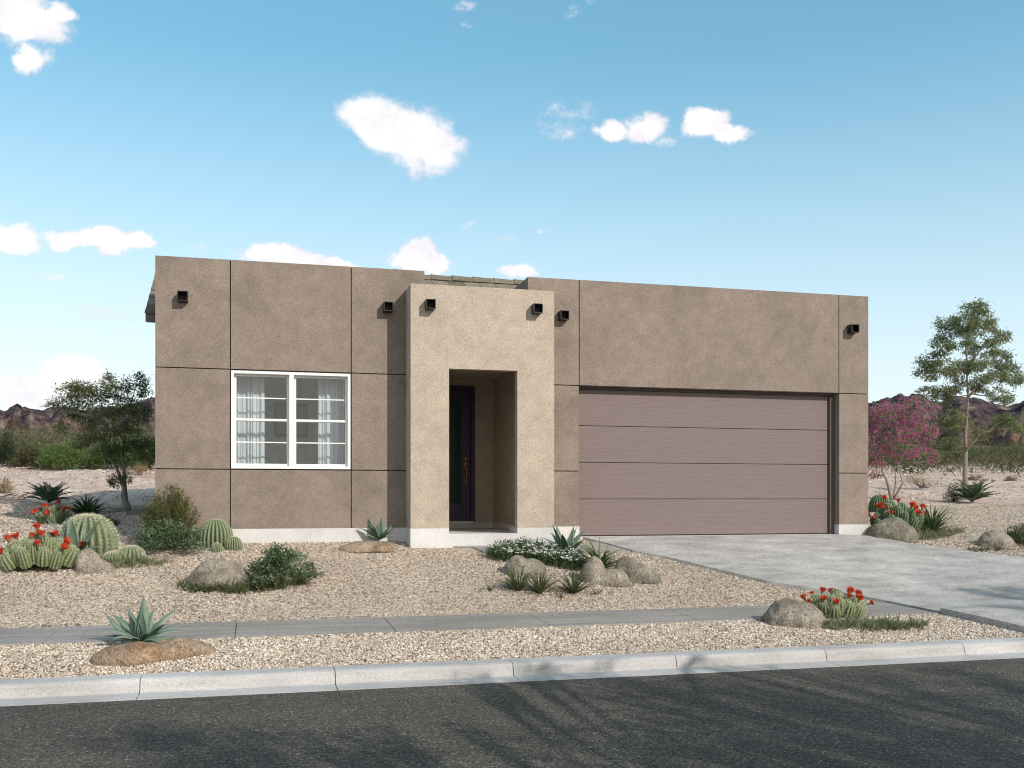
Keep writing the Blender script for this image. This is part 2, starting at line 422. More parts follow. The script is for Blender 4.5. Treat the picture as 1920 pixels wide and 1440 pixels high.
def mountain_mat():
    m, nt, b = mat('desert_mountain'); c = coords(nt)
    n1 = noise(nt, mapping(nt, c, (1,1,1.4)), .030, 9, .72, 1.2); n2 = noise(nt, mapping(nt, c, (1,1,1.6)), .16, 6, .75, .6)
    n3 = noise(nt, c, .010, 4)
    r = ramp(nt, [(.38, (.065,.050,.066)), (.47, (.125,.095,.105)), (.53, (.22,.165,.15)), (.62, (.32,.25,.21)), (.75, (.42,.34,.28))], n1.outputs['Fac'])
    r2 = ramp(nt, [(.40, (.30,.28,.36)), (.52, (1.0,.97,.97)), (.64, (1.6,1.5,1.4))], n2.outputs['Fac'])
    x = mix(nt, r.outputs[0], r2.outputs[0], .9, 'MULTIPLY')
    s = N(nt, 'ShaderNodeSeparateXYZ'); L(nt, c, s.inputs[0])
    low = mix(nt, (.25,.155,.115), r2.outputs[0], .35, 'MULTIPLY')
    zz = math_(nt, 'ADD', s.outputs[2], math_(nt, 'MULTIPLY', math_(nt, 'SUBTRACT', n3.outputs['Fac'], .5), 90))
    x = mix(nt, low, x, maprange(nt, zz, 26, 52, .25, 1))
    L(nt, x, b.inputs['Base Color']); b.inputs['Roughness'].default_value = .95; b.inputs['Specular IOR Level'].default_value = .1
    bump(nt, b, n2.outputs['Fac'], 1.0, 5)
    return m
M['mountain'] = mountain_mat()

# ------------------------------------------------------------------ the setting
HX0, HX1, FY = -1.469, 10.716, 15.8      # house front
PFY = 15.3                                # entry block front
FLOOR, TOP = 1.20, 5.405

def terrain_z(x, y):
    z = P(y)
    n = fbm(np.stack([x*.8, y*.8, 0*x], 1), 3, 3)-.5
    amp = np.where((y > 9.8) & (y < 10.9), .02, np.where((y > 12.2) & (y < 15.2), .04, 0))
    amp = np.where(y > 16.5, .05, amp); amp = np.where(y > 30, .35, amp)
    z = z+n*amp
    ins = (x > HX0+.12) & (x < HX1-.12) & (y > 15.95) & (y < 27.8)
    z = np.where(ins, .85, z)
    return z
def axis(dense0, dense1, step, far, g=1.18):
    a = list(np.arange(dense0, dense1, step)); s = step; v = dense1
    while v < far[1]: a.append(v); s *= g; v += s
    s = step; v = dense0-step
    while v > far[0]: a.insert(0, v); s *= g; v -= s
    return np.array(a)
xs = axis(-8, 16, .16, (-1500, 1500)); xs = np.sort(np.append(xs, [HX0+.11, HX0+.13, HX1-.13, HX1-.11]))
ys = axis(8.8, 28, .16, (-400, 1600), 1.15); ys = np.sort(np.append(ys, [9.45,9.6,9.7,9.75,15.94,15.96,-5.4,-5.6]))
XX, YY = np.meshgrid(xs, ys); V = np.stack([XX.ravel(), YY.ravel(), terrain_z(XX.ravel(), YY.ravel())], 1)
nx, ny = len(xs), len(ys); I = np.arange(nx*ny).reshape(ny, nx)
F = np.stack([I[:-1,:-1], I[:-1,1:], I[1:,1:], I[1:,:-1]], -1).reshape(-1, 4)
tag(mesh_np('ground', V, F, M['ground'], smooth=True), kind='structure')

b_ = MB(); b_.box(-200, 200, -5.38, 9.40, -.06, 0); tag(b_.build('road', M['asphalt']), kind='structure')

def drape(name, poly, lift, thick, m, step=.2):
    bm = bmesh.new(); bm.faces.new([bm.verts.new((p[0], p[1], 0)) for p in poly])
    y0, y1 = min(p[1] for p in poly), max(p[1] for p in poly)
    cuts = list(np.arange(math.ceil(y0/step)*step, y1, step))+[y for y in PY if y0 < y < y1]
    for y in cuts:
        bmesh.ops.bisect_plane(bm, geom=list(bm.verts)+list(bm.edges)+list(bm.faces), plane_co=(0, float(y), 0), plane_no=(0,1,0))
    top = list(bm.faces)
    r = bmesh.ops.extrude_face_region(bm, geom=top)
    newv = [g for g in r['geom'] if isinstance(g, bmesh.types.BMVert)]; ns = set(newv)
    for v in bm.verts:
        v.co.z = float(P(v.co.y))+lift-(0 if v in ns else thick)
    bmesh.ops.recalc_face_normals(bm, faces=bm.faces)
    me = bpy.data.meshes.new(name); bm.to_mesh(me); bm.free(); me.materials.append(m)
    return me
def slab(name, polys, lift, thick, m):
    bm = bmesh.new()
    for p in polys:
        me = drape('tmp', p, lift, thick, m); bm.from_mesh(me); bpy.data.meshes.remove(me)
    me = bpy.data.meshes.new(name); bm.to_mesh(me); bm.free(); me.materials.append(m)
    return tag(link(bpy.data.objects.new(name, me)), kind='structure')
def g2(px, py): p = G(px, py); return (p.x, p.y)

DEDGE = [g2(1187,1037.5), g2(1240,1047), g2(1300,1061), g2(1370,1078), g2(1440,1095), g2(1520,1108), g2(1590,1119), g2(1655,1130)]
SWX = DEDGE[-1][0]
AP0 = g2(1762,1152); AP1 = g2(1925,1189)
DL = [(5.28,15.78)]+DEDGE
DL[-1] = (SWX+.02, 12.11)
RE = [(10.13,15.78), g2(1640,1009.5), g2(1700,1022), g2(1800,1036), g2(1920,1050)]
RE = RE+[(RE[-1][0]+1.2, 12.9), (RE[-1][0]+1.8, 12.11)]
main_poly = DL+RE[::-1]
xr = RE[-1][0]
mid_poly = [(SWX+.02,12.095),(AP0[0]-.02,11.01),(xr+.6,11.01),(xr,12.095)]
ap_dir = ((AP1[0]-AP0[0])/(AP1[1]-AP0[1]))
def apx(y): return AP0[0]+(y-AP0[1])*ap_dir
apron_poly = [(apx(10.99)+.13,10.99),(apx(9.77)+.13,9.77),(xr+2.5,9.77),(xr+.6,10.99)]
slab('driveway', [main_poly, mid_poly, apron_poly], .045, .16, M['drive'])
strip_poly = [(apx(10.995),10.995),(apx(9.77),9.77),(apx(9.77)+.125,9.77),(apx(10.995)+.125,10.995)]
slab('driveway_edge', [strip_poly], .085, .22, M['drive'])

jx = [-9.35,-7.54,-5.73,-3.92,-2.11,-.22,1.50,3.30,5.20]
pan = []
edges = [-24,-20.2,-16.6,-13,-11.2]+jx
def swpoly(a, b, ra=0): return [(a+.005,11.0),(b-.005,11.0),(b-.005,12.1),(a+.005,12.1)]
for a, b in zip(edges[:-1], edges[1:]): pan.append(swpoly(a, b))
pan.append([(5.205,11.0),(AP0[0]-.03,11.0),(SWX+.0,12.1),(5.205,12.1)])
slab('sidewalk', pan, .02, .12, M['walk'])
# entry walk
wl = [(3.02,15.27), (3.02,15.14)]+[g2(885,1029), g2(908,1037), g2(960,1040), g2(1060,1041), g2(1150,1040), g2(1183,1037.5)]
wl += [(5.62,15.27),(5.25,15.55),(5.22,15.27)]
walk_poly = [(2.98,15.285), g2(884,1029), g2(906,1036.5), g2(1040,1037.5), g2(1183,1037.0), (5.42,15.50), (5.05,15.285)]
slab('entry_walk', [walk_poly], .03, .14, M['walk'])

# kerb
def kerb():
    prof = [(9.18,.004),(9.44,.012),(9.455,.02),(9.475,.100),(9.495,.122),(9.53,.133),(9.73,.135),(9.75,.128),(9.75,-.12),(9.18,-.12)]
    bm = bmesh.new(); x = -1.01-1.73*16
    jit = random.Random(3)
    while x < 40:
        a, b = x+.004, x+1.73-.004
        r0 = [bm.verts.new((a, p[0], p[1])) for p in prof]; r1 = [bm.verts.new((b, p[0], p[1])) for p in prof]
        n = len(prof)
        for k in range(n): bm.faces.new((r0[k], r0[(k+1)%n], r1[(k+1)%n], r1[k]))
        bm.faces.new(r0[::-1]); bm.faces.new(r1); x += 1.73
    bmesh.ops.recalc_face_normals(bm, faces=bm.faces)
    me = bpy.data.meshes.new('kerb'); bm.to_mesh(me); bm.free(); me.materials.append(M['kerb'])
    tag(link(bpy.data.objects.new('kerb', me)), kind='structure')
kerb()

# mountains
def mountains():
    ctl = np.array([(-1500,800),(-900,770),(-500,755),(-250,768),(0,772),(15,764),(32,757),(48,764),(62,770),(76,772),(92,764),(118,765),(150,770),(200,762),(250,752),(280,742),(300,740),(400,748),(600,765),(900,772),(1200,765),(1500,768),(1630,758),(1665,749),(1700,742),(1730,746),(1765,752),(1800,745),(1835,747),(1860,758),(1885,763),(1905,758),(1925,752),(2100,745),(2500,765),(3200,780),(5000,800)], float)
    az = np.linspace(R(-62), R(72), 760); rr = np.concatenate([np.linspace(300, 740, 90), np.linspace(755, 1300, 26)])
    A, RR = np.meshgrid(az, rr); A = A.ravel(); RR = RR.ravel()
    rel = np.clip(A-YAW, -1.4, 1.4); px = CX+FPX*np.tan(rel)
    yy = np.interp(px, ctl[:,0], ctl[:,1])
    X, Y = RR*np.sin(A), RR*np.cos(A)
    ridge = 700
    H = E+(HY-yy)*ridge*np.cos(rel)/FPX
    s = np.clip((RR-330)/(ridge-330), 0, 1); s = s*s*(3-2*s)*.75+s*.25
    s = np.where(RR > ridge, np.clip(1-(RR-ridge)/650, 0, 1), s)
    base = P(Y.clip(0))-3
    p3 = np.stack([X*.012, Y*.012, 0*X], 1)
    rg = 1-np.abs(2*fbm(p3, 5, 11, .55)-1)            # ridged
    p4 = np.stack([A*38, RR*.004, 0*X], 1); spur = 1-np.abs(2*fbm(p4, 4, 5, .5)-1)
    env = 4*s*(1-s)
    rg2 = 1-np.abs(2*fbm(np.stack([X*.035, Y*.035, 0*X], 1), 4, 41, .6)-1)
    Z = base+(H-base)*s - env*((1-rg)*80+(1-spur)*70) - (1-rg2)*26*np.clip(s*2, 0, 1)*(1-.75*np.clip((s-.8)*5, 0, 1))
    rough = (fbm(np.stack([X*.05, Y*.05, 0*X], 1), 4, 29)-.5)*7+(fbm(np.stack([X*.2, Y*.2, 0*X], 1), 3, 31)-.5)*4
    Z += rough*np.clip(s*1.4, 0, 1)
    V = np.stack([X, Y, Z], 1); na, nr = len(az), len(rr); I = np.arange(na*nr).reshape(nr, na)
    F = np.stack([I[:-1,:-1], I[:-1,1:], I[1:,1:], I[1:,:-1]], -1).reshape(-1, 4)
    tag(mesh_np('mountains', V, F, M['mountain'], smooth=False), kind='structure')
mountains()

# ------------------------------------------------------------------ gravel
def inpoly(x, y, poly):
    c = np.zeros(len(x), bool); n = len(poly)
    for i in range(n):
        x0, y0 = poly[i][:2]; x1, y1 = poly[(i+1)%n][:2]
        if y0 == y1: continue
        hit = ((y0 > y) != (y1 > y)) & (x < (x1-x0)*(y-y0)/(y1-y0)+x0); c ^= hit
    return c
def rotm(n, r):
    q = r.normal(size=(n, 4)); q /= np.linalg.norm(q, axis=1)[:,None]; w, x, y, z = q.T
    return np.stack([1-2*(y*y+z*z), 2*(x*y-z*w), 2*(x*z+y*w), 2*(x*y+z*w), 1-2*(x*x+z*z), 2*(y*z-x*w), 2*(x*z-y*w), 2*(y*z+x*w), 1-2*(x*x+y*y)], 1).reshape(n, 3, 3)
def ico():
    bm = bmesh.new(); bmesh.ops.create_icosphere(bm, subdivisions=1, radius=1)
    v = np.array([x.co[:] for x in bm.verts]); f = np.array([[y.index for y in x.verts] for x in bm.faces]); bm.free(); return v, f
def octa():
    return np.array([(1,0,0),(-1,0,0),(0,1,0),(0,-1,0),(0,0,1),(0,0,-1)], float), np.array([(0,2,4),(2,1,4),(1,3,4),(3,0,4),(2,0,5),(1,2,5),(3,1,5),(0,3,5)])
def pebbles(x, y, z, size, shape, r):
    bv, bf = shape; n = len(x)
    sc_ = size[:,None]*np.stack([r.uniform(.8,1.35,n), r.uniform(.7,1.1,n), r.uniform(.5,.9,n)], 1)
    loc = bv[None]*(1+r.uniform(-.18,.18,(n, len(bv), 1)))*sc_[:,None,:]
    V = np.einsum('nij,nkj->nki', rotm(n, r), loc)+np.stack([x, y, z], 1)[:,None,:]
    F = bf[None]+(np.arange(n)*len(bv))[:,None,None]
    a = np.repeat(np.clip(r.beta(1.5, 1.25, n), 0, 1), len(bv))
    return V.reshape(-1,3), F.reshape(-1,3), a
def gravel():
    r = np.random.default_rng(5); Vs, Fs, As = [], [], []; off = 0
    zones = [(-5.2, 9.2, 9.76, 11.0, 3600, .0088, ico()), (-6.0, 8.8, 12.1, 15.8, 2500, .0092, octa()), (-9, HX0, 15.8, 24.2, 520, .0135, octa()), (10.0, 22, 12.1, 24.2, 480, .013, octa())]
    for x0, x1, y0, y1, dens, sz, shp in zones:
        n = int((x1-x0)*(y1-y0)*dens); x = r.uniform(x0, x1, n); y = r.uniform(y0, y1, n)
        bad = inpoly(x, y, main_poly) | inpoly(x, y, mid_poly) | inpoly(x, y, apron_poly) | inpoly(x, y, strip_poly) | inpoly(x, y, walk_poly)
        bad |= (x > HX0) & (x < HX1) & (y > FY) | (x > 2.316) & (x < 4.637) & (y > PFY)
        ang = np.degrees(np.arctan2(x, y)); bad |= (ang < -17) | (ang > 46)
        if y0 > 12: bad |= (x < 8.4) & (y < 12.11)
        x, y = x[~bad], y[~bad]
        z = terrain_z(x, y)+r.uniform(-.003, .006, len(x))
        V, F, a = pebbles(x, y, z, sz*r.lognormal(0, .28, len(x)), shp, r)
        Vs.append(V); Fs.append(F+off); As.append(a); off += len(V)
    tag(mesh_np('gravel', np.concatenate(Vs), np.concatenate(Fs), M['gravel'], attr=np.concatenate(As), smooth=False), 'tan and white gravel covering the front yard', 'gravel', kind='stuff')
    # desert stones
    n = 5200; px = np.concatenate([r.uniform(-60, 300, n), r.uniform(1610, 1980, n)]); yb = r.choice([0,1], 2*n, p=[.55,.45])
    py = np.where(yb, r.normal(879, 5, 2*n), r.uniform(866, 938, 2*n)); py = np.clip(py, 862, 940)
    pts = np.array([G(a, b)[:] for a, b in zip(px, py)])
    D = pts[:,0]*DX+pts[:,1]*DY
    V, F, a = pebbles(pts[:,0], pts[:,1], terrain_z(pts[:,0], pts[:,1])+.01, D/FPX*r.lognormal(.55, .45, 2*n)*.62, octa(), r)
    tag(mesh_np('desert_stones', V, F, M['stone'], attr=a), 'pale and dark loose stones scattered over the desert flat', 'stones', kind='stuff')
M['stone'] = leaf_mat('desert_stone', [(.10,.075,.07), (.40,.31,.26), (.55,.46,.40), (.78,.72,.66)], 0, .9)
gravel()

# ------------------------------------------------------------------ the house
house = empty('house', (4.6, FY, 1.07), 'single storey taupe stucco house with flat parapets and a two car garage', 'house')
GZ = 3.64
def panels(cols, rows, skip, name, gap=.008):
    mb = MB(); jb = MB()
    for i in range(len(cols)-1):
        for j in range(len(rows)-1):
            if (i, j) in skip: continue
            x0 = cols[i]+(gap if i else 0); x1 = cols[i+1]-(gap if i < len(cols)-2 else 0)
            z0 = rows[j]+(gap if j else 0); z1 = rows[j+1]-(gap if j < len(rows)-2 else 0)
            if isinstance(skip, dict): pass
            mb.box(x0, x1, FY, FY+.05, z0, z1)
    return mb
# left block
cols, rows = [HX0, -.383, 1.45, 2.616], [1.288, 2.20, 3.73, TOP]
mb = panels(cols, rows, {(1,1)}, 'wall')
mb.box(HX0, -.39, FY+.05, FY+.25, 1.288, TOP-.002); mb.box(1.44, 2.616, FY+.05, FY+.25, 1.288, TOP-.002)
mb.box(-.39, 1.44, FY+.05, FY+.25, 3.715, TOP-.002); mb.box(-.39, 1.44, FY+.05, FY+.25, 1.288, 2.215)
mb.box(HX0, HX0+.2, FY+.25, 16.35, 1.288, TOP-.002); mb.box(2.42, 2.612, FY+.25, 17.6, 4.0, TOP-.004)
# right block
cols2, rows2 = [4.337, 5.225, 10.117, 10.716], [1.288, 2.21, GZ, TOP]
pm = panels(cols2, rows2, {(1,0),(1,1)}, 'wall')
for b0 in (pm,):
    me = bpy.data.meshes.new('t'); b0.bm.to_mesh(me); mb.bm.from_mesh(me); bpy.data.meshes.remove(me); b0.bm.free()
mb.box(4.337, 5.225, FY+.05, FY+.24, 1.288, TOP-.002); mb.box(10.117, 10.716, FY+.05, FY+.24, 1.288, TOP-.002)
mb.box(5.225, 10.117, FY+.05, FY+.24, GZ+.008, TOP-.002)
mb.box(4.34, 4.53, FY+.24, 17.6, 4.2, TOP-.004); mb.box(10.52, 10.716, FY+.24, 17.6, 1.288, TOP-.004)
mb.box(HX0+.01, HX0+.2, 16.35, 27.8, .8, 4.46); mb.box(10.4, 10.69, 17.6, 27.8, .8, 4.46); mb.box(HX0+.01, 10.69, 27.8, 28.0, .8, 4.46)
wall = mb.build('wall', M['stucco'], house)
# dark reveals behind the panel joints
jb = MB(); d0, d1 = FY+.022, FY+.049
for x in (-.383, 1.45): jb.box(x-.012, x+.012, d0, d1, 1.29, TOP-.003)
for x in (5.225, 10.117): jb.box(x-.012, x+.012, d0, d1, GZ if x == 5.225 else GZ, TOP-.003)
jb.box(HX0+.003, -.396, d0, d1, 3.718, 3.742); jb.box(-.37, 1.437, d0, d1, 3.722, 3.742); jb.box(1.463, 2.613, d0, d1, 3.718, 3.742)
jb.box(HX0+.003, -.396, d0, d1, 2.188, 2.212); jb.box(-.37, 1.437, d0, d1, 2.188, 2.209); jb.box(1.463, 2.613, d0, d1, 2.188, 2.212)
for z in (2.21, GZ):
    jb.box(4.4, 5.212, d0, d1, z-.012, z+.012); jb.box(10.13, 10.713, d0, d1, z-.012, z+.012)
bmw = bmesh.new(); bmw.from_mesh(wall.data); k0 = len(bmw.faces)
bmesh.ops.translate(jb.bm, verts=jb.bm.verts, vec=-parent_world(house)); me = bpy.data.meshes.new('t'); jb.bm.to_mesh(me); jb.bm.free(); bmw.from_mesh(me); bpy.data.meshes.remove(me)
bmw.faces.ensure_lookup_table()
for f_ in bmw.faces[k0:]: f_.material_index = 1
bmw.to_mesh(wall.data); bmw.free(); wall.data.materials.append(M['joint'])
# plinth
q = FY-.003
MB().box(HX0-.002, 2.316, q, FY+.24, .8, 1.287).build('foundation_plinth', M['plinth'], house); MB().box(4.637, 5.228, q, FY+.24, .8, 1.287).build('foundation_plinth', M['plinth'], house); MB().box(10.114, 10.718, q, FY+.24, .8, 1.287).build('foundation_plinth', M['plinth'], house)
MB().box(2.313, 2.921, PFY-.003, 15.797, .8, 1.287).build('foundation_plinth', M['plinth'], house); MB().box(4.025, 4.64, PFY-.003, 15.797, .8, 1.287).build('foundation_plinth', M['plinth'], house)
MB().box(2.921, 4.025, PFY-.003, PFY+.02, .8, FLOOR).build('foundation_plinth', M['plinth'], house)
MB().box(2.618, 3.0, 18.285, 18.3, FLOOR+.004, 1.30).build('foundation_plinth', M['plinth'], house); MB().box(3.97, 4.322, 18.285, 18.3, FLOOR+.004, 1.30).build('foundation_plinth', M['plinth'], house)
MB().box(4.322, 4.336, 15.8, 18.3, FLOOR+.004, 1.30).build('foundation_plinth', M['plinth'], house)
# entry block
eb = MB()
eb.box(2.316, 2.921, PFY, 15.46, 1.288, 5.086); eb.box(4.025, 4.637, PFY, 15.46, 1.288, 5.086); eb.box(2.921, 4.025, PFY, 15.46, 3.785, 5.086)
eb.box(2.316, 2.5, 15.46, 15.799, 1.288, 5.086); eb.box(4.45, 4.637, 15.46, 15.799, 1.288, 5.086)
eb.box(2.45, 2.616, 16.06, 18.5, FLOOR, 4.0); eb.box(4.337, 4.5, 15.8+.25, 18.5, FLOOR, 4.0)
eb.box(2.55, 2.616, 15.8, 16.06, 1.288, 4.0) if False else None
eb.box(2.616, 2.985, 18.3, 18.5, FLOOR, 4.0); eb.box(3.965, 4.337, 18.3, 18.5, FLOOR, 4.0); eb.box(2.985, 3.965, 18.3, 18.5, 3.87, 4.0)
eb.box(2.5, 4.45, 15.46, 18.5, 4.0, 4.15)
eb.build('entry_wall', M['entry'], house)
fb = MB(); fb.box(2.5, 4.45, PFY+.02, 18.6, .9, FLOOR-.001); fb.box(5.24, 10.105, 15.78, 16.05, .8, 1.112)
fb.build('porch_floor', M['plinth'], house)
# roof
rf = MB(); EZ, EY, RYY, SL = 4.60, 16.2, 18.3, .585
def rz_(y): return EZ+(y-EY)*SL
rf.face([(-1.64, EY, EZ), (10.65, EY, EZ), (10.65, RYY, rz_(RYY)), (-1.64, RYY, rz_(RYY))])
rf.face([(-1.64, RYY, rz_(RYY)), (10.65, RYY, rz_(RYY)), (10.65, 28.2, 4.6), (-1.64, 28.2, 4.6)])
rf.face([(-1.62, EY, EZ-.14), (-1.62, RYY, rz_(RYY)-.14), (10.6, RYY, rz_(RYY)-.14), (10.6, EY, EZ-.14)]); rf.face([(-1.62, RYY, rz_(RYY)-.14), (-1.62, 28.2, 4.45), (10.6, 28.2, 4.45), (10.6, RYY, rz_(RYY)-.14)])
roof = rf.build('roof', M['board'], house)
def tiles():
    bm = bmesh.new(); lay = bm.verts.layers.float.new('rnd'); r = random.Random(4)
    w, ex, ln, th = .30, .30, .40, .022; c = 0; y = EY-.05
    while y < RYY+.02:
        x = -1.66-(c % 2)*.15
        while x < 10.6:
            a = r.random(); j = r.uniform(-.008, .008); x0 = max(x, -1.66)+.004; x1 = x+w-.004; y0 = y+j; y1 = min(y+ln, RYY+.05)
            za, zb = EZ+(y0-EY)*SL+.045, EZ+(y1-EY)*SL+.012
            vs = [bm.verts.new(p) for p in ((x0,y0,za-th),(x1,y0,za-th),(x1,y1,zb-th),(x0,y1,zb-th),(x0,y0,za),(x1,y0,za),(x1,y1,zb),(x0,y1,zb))]
            for v in vs: v[lay] = a
            for f in ((0,3,2,1),(4,5,6,7),(0,1,5,4),(1,2,6,5),(2,3,7,6),(3,0,4,7)): bm.faces.new([vs[i] for i in f])
            x += w
        y += ex; c += 1
    bmesh.ops.translate(bm, verts=bm.verts, vec=-parent_world(roof))
    me = bpy.data.meshes.new('roof_tiles'); bm.to_mesh(me); bm.free(); me.materials.append(M['tile'])
    link(bpy.data.objects.new('roof_tiles', me), roof)
    bm = bmesh.new(); lay = bm.verts.layers.float.new('rnd'); x = -1.66; zr = rz_(RYY)
    while x < 10.6:
        a = r.uniform(.4, 1); L_ = .43; up = .012*r.random()
        for (xx, s) in ((x, .0),): pass
        pro = [(-.13, -.045), (-.075, .045), (0, .072), (.075, .045), (.13, -.045), (.10,-.06), (-.10,-.06)]
        r0 = [bm.verts.new((x, RYY+p[0], zr+p[1]+.02+up)) for p in pro]; r1 = [bm.verts.new((x+L_, RYY+p[0]*.9, zr+p[1]*.9+.008+up)) for p in pro]
        for v in r0+r1: v[lay] = a
        n = len(pro)
        for k in range(n): bm.faces.new((r0[k], r0[(k+1)%n], r1[(k+1)%n], r1[k]))
        bm.faces.new(r0[::-1]); bm.faces.new(r1); x += .40
    bmesh.ops.recalc_face_normals(bm, faces=bm.faces)
    bmesh.ops.translate(bm, verts=bm.verts, vec=-parent_world(roof))
    me = bpy.data.meshes.new('ridge'); bm.to_mesh(me); bm.free(); me.materials.append(M['tile'])
    link(bpy.data.objects.new('ridge', me), roof)
tiles()
fm = MB(); fm.box(-1.645, 10.64, EY-.03, EY-.005, EZ-.135, EZ+.018); fm.face([(-1.641, EY-.005, EZ-.13), (-1.641, RYY, rz_(RYY)-.13), (-1.641, RYY, rz_(RYY)-.003), (-1.641, EY-.005, EZ-.003)]); fm.build('fascia', M['board'], roof)
# scuppers
for (x, y, z) in ((-1.07,FY,4.79),(2.02,FY,4.78),(2.61,PFY,4.755),(4.33,PFY,4.77),(4.93,FY,4.78),(10.36,FY,4.79)):
    s, t, pr = .074, .011, .15
    sp = MB(); y0, y1 = y-pr, y+.02
    sp.box(x-s, x+s, y0, y1, z+s-t, z+s); sp.box(x-s, x+s, y0, y1, z-s, z-s+t); sp.box(x-s, x-s+t, y0+.0005, y1, z-s+t, z+s-t); sp.box(x+s-t, x+s, y0+.0005, y1, z-s+t, z+s-t)
    so = sp.build('roof_scupper', M['metal'], house)
    th = MB(); th.box(x-s+t, x+s-t, y-.012, y-.002, z-s+t, z+s-t); th.build('scupper_throat', M['metal_in'], so)
# garage door
gd = MB(); X0, X1 = 5.245, 10.02; zz = [1.125, 1.745, 2.365, 2.985, 3.60]; GY = 15.985
gdo = MB().box(X0, X1, GY+.03, GY+.05, 1.125, 3.60).build('garage_door', M['garage'], house)
for a, b in zip(zz[:-1], zz[1:]):
    MB().box(X0, X1, GY, GY+.028, a+.005, b-.005).build('door_panel', M['garage'], gdo, bevel=.004)
gf = MB(); gf.box(10.02, 10.115, GY-.05, GY+.06, 1.115, 3.60); gf.box(5.228, 10.115, GY-.03, GY+.06, 3.60, GZ+.007); gf.box(5.228, 5.245, GY-.03, GY+.06, 1.115, 3.60)
gf.build('garage_door_frame', M['garage_frame'], house)
bs = MB(); bs.box(X0, X1, GY-.004, GY+.01, 1.113, 1.126); bs.build('bottom_seal', M['joint'], gdo)
mbk = MB(); mbk.box(5.2, 10.2, GY+.062, GY+.1, .9, 3.9); mbk.build('garage_backing', M['joint'], house)
# front door
dr = MB(); dY = 18.34
dr.box(3.04, 3.20, dY, dY+.045, 1.335, 3.79); dr.box(3.75, 3.905, dY, dY+.045, 1.335, 3.79); dr.box(3.20, 3.75, dY, dY+.045, 3.60, 3.79); dr.box(3.20, 3.75, dY, dY+.045, 1.335, 1.64)
door = dr.build('front_door', M['purple'], house, bevel=.003)
mo = MB()
for a in ((3.195,3.225,1.635,3.605),(3.725,3.755,1.635,3.605),(3.225,3.725,1.635,1.665),(3.225,3.725,3.575,3.605)): mo.box(a[0], a[1], dY-.014, dY+.02, a[2], a[3])
mo.build('glass_moulding', M['purple'], door)
MB().box(3.22, 3.73, dY+.01, dY+.02, 1.66, 3.58).build('door_glass', M['doorglass'], door)
hd = MB(); hx = 3.82
hd.tube([(hx, dY-.004, 2.50), (hx, dY-.02, 2.50)], [.032,.028], 14); hd.tube([(hx, dY-.03, 2.50), (hx, dY-.045, 2.50)], [.014,.012], 10)
hd.tube([(hx, dY-.004, 2.37), (hx, dY-.05, 2.37), (hx, dY-.075, 2.33), (hx, dY-.08, 2.24), (hx, dY-.07, 2.16), (hx, dY-.03, 2.11), (hx, dY-.002, 2.10)], [.016,.014,.012,.013,.012,.012,.02], 10)
hd.box(hx-.026, hx+.026, dY-.008, dY+.002, 2.30, 2.43); hd.box(hx-.022, hx+.022, dY-.008, dY+.002, 2.06, 2.14)
hd.build('door_handle', M['brass'], door)
df = MB(); df.box(2.987, 3.035, 18.285, 18.42, FLOOR+.1, 3.868); df.box(3.91, 3.985, 18.285, 18.42, FLOOR+.1, 3.868); df.box(3.035, 3.91, 18.285, 18.42, 3.795, 3.868)
df.build('door_frame', M['purple'], house)
th = MB(); th.box(2.99, 3.96, 18.26, 18.42, FLOOR+.085, FLOOR+.125); th.build('threshold', M['alu'], house)
MB().box(2.99, 3.96, 18.29, 18.45, FLOOR+.002, FLOOR+.085).build('threshold_base', M['plinth'], house)
# window
wx0, wx1, wz0, wz1 = -.372, 1.438, 2.213, 3.715
fr = MB(); y0, y1 = FY-.004, FY+.14; t = .042; xm = (wx0+wx1)/2
fr.box(wx0, wx1, y0, y1, wz1-t, wz1); fr.box(wx0, wx1, y0, y1, wz0, wz0+t); fr.box(wx0, wx0+t, y0, y1, wz0+t, wz1-t); fr.box(wx1-t, wx1, y0, y1, wz0+t, wz1-t); fr.box(xm-.036, xm+.036, y0, y1, wz0+t, wz1-t)
win = fr.build('window', M['white'], house)
zm = (wz0+wz1)/2-.005
for (a, b) in ((wx0+t, xm-.036), (xm+.036, wx1-t)):
    for up in (0, 1):
        ys_ = FY+.085 if up else FY+.055; z0, z1 = (zm-.015, wz1-t) if up else (wz0+t, zm+.03)
        s_ = .036; sb = MB(); yy1 = ys_+.026
        sb.box(a+.001, b-.001, ys_, yy1, z1-s_, z1-.001); sb.box(a+.001, b-.001, ys_, yy1, z0+.001, z0+s_); sb.box(a+.001, a+s_, ys_, yy1, z0+s_, z1-s_); sb.box(b-s_, b-.001, ys_, yy1, z0+s_, z1-s_)
        zc = (z0+z1)/2; sb.box(a+s_, b-s_, ys_+.004, ys_+.02, zc-.009, zc+.009)
        so = sb.build('window_sash', M['white'], win)
        gp = MB(); gp.face([(a+s_-.003, ys_+.022, z0+s_-.003), (b-s_+.003, ys_+.022, z0+s_-.003), (b-s_+.003, ys_+.022, z1-s_+.003), (a+s_-.003, ys_+.022, z1-s_+.003)])
        gp.build('window_pane', M['glass'], win)
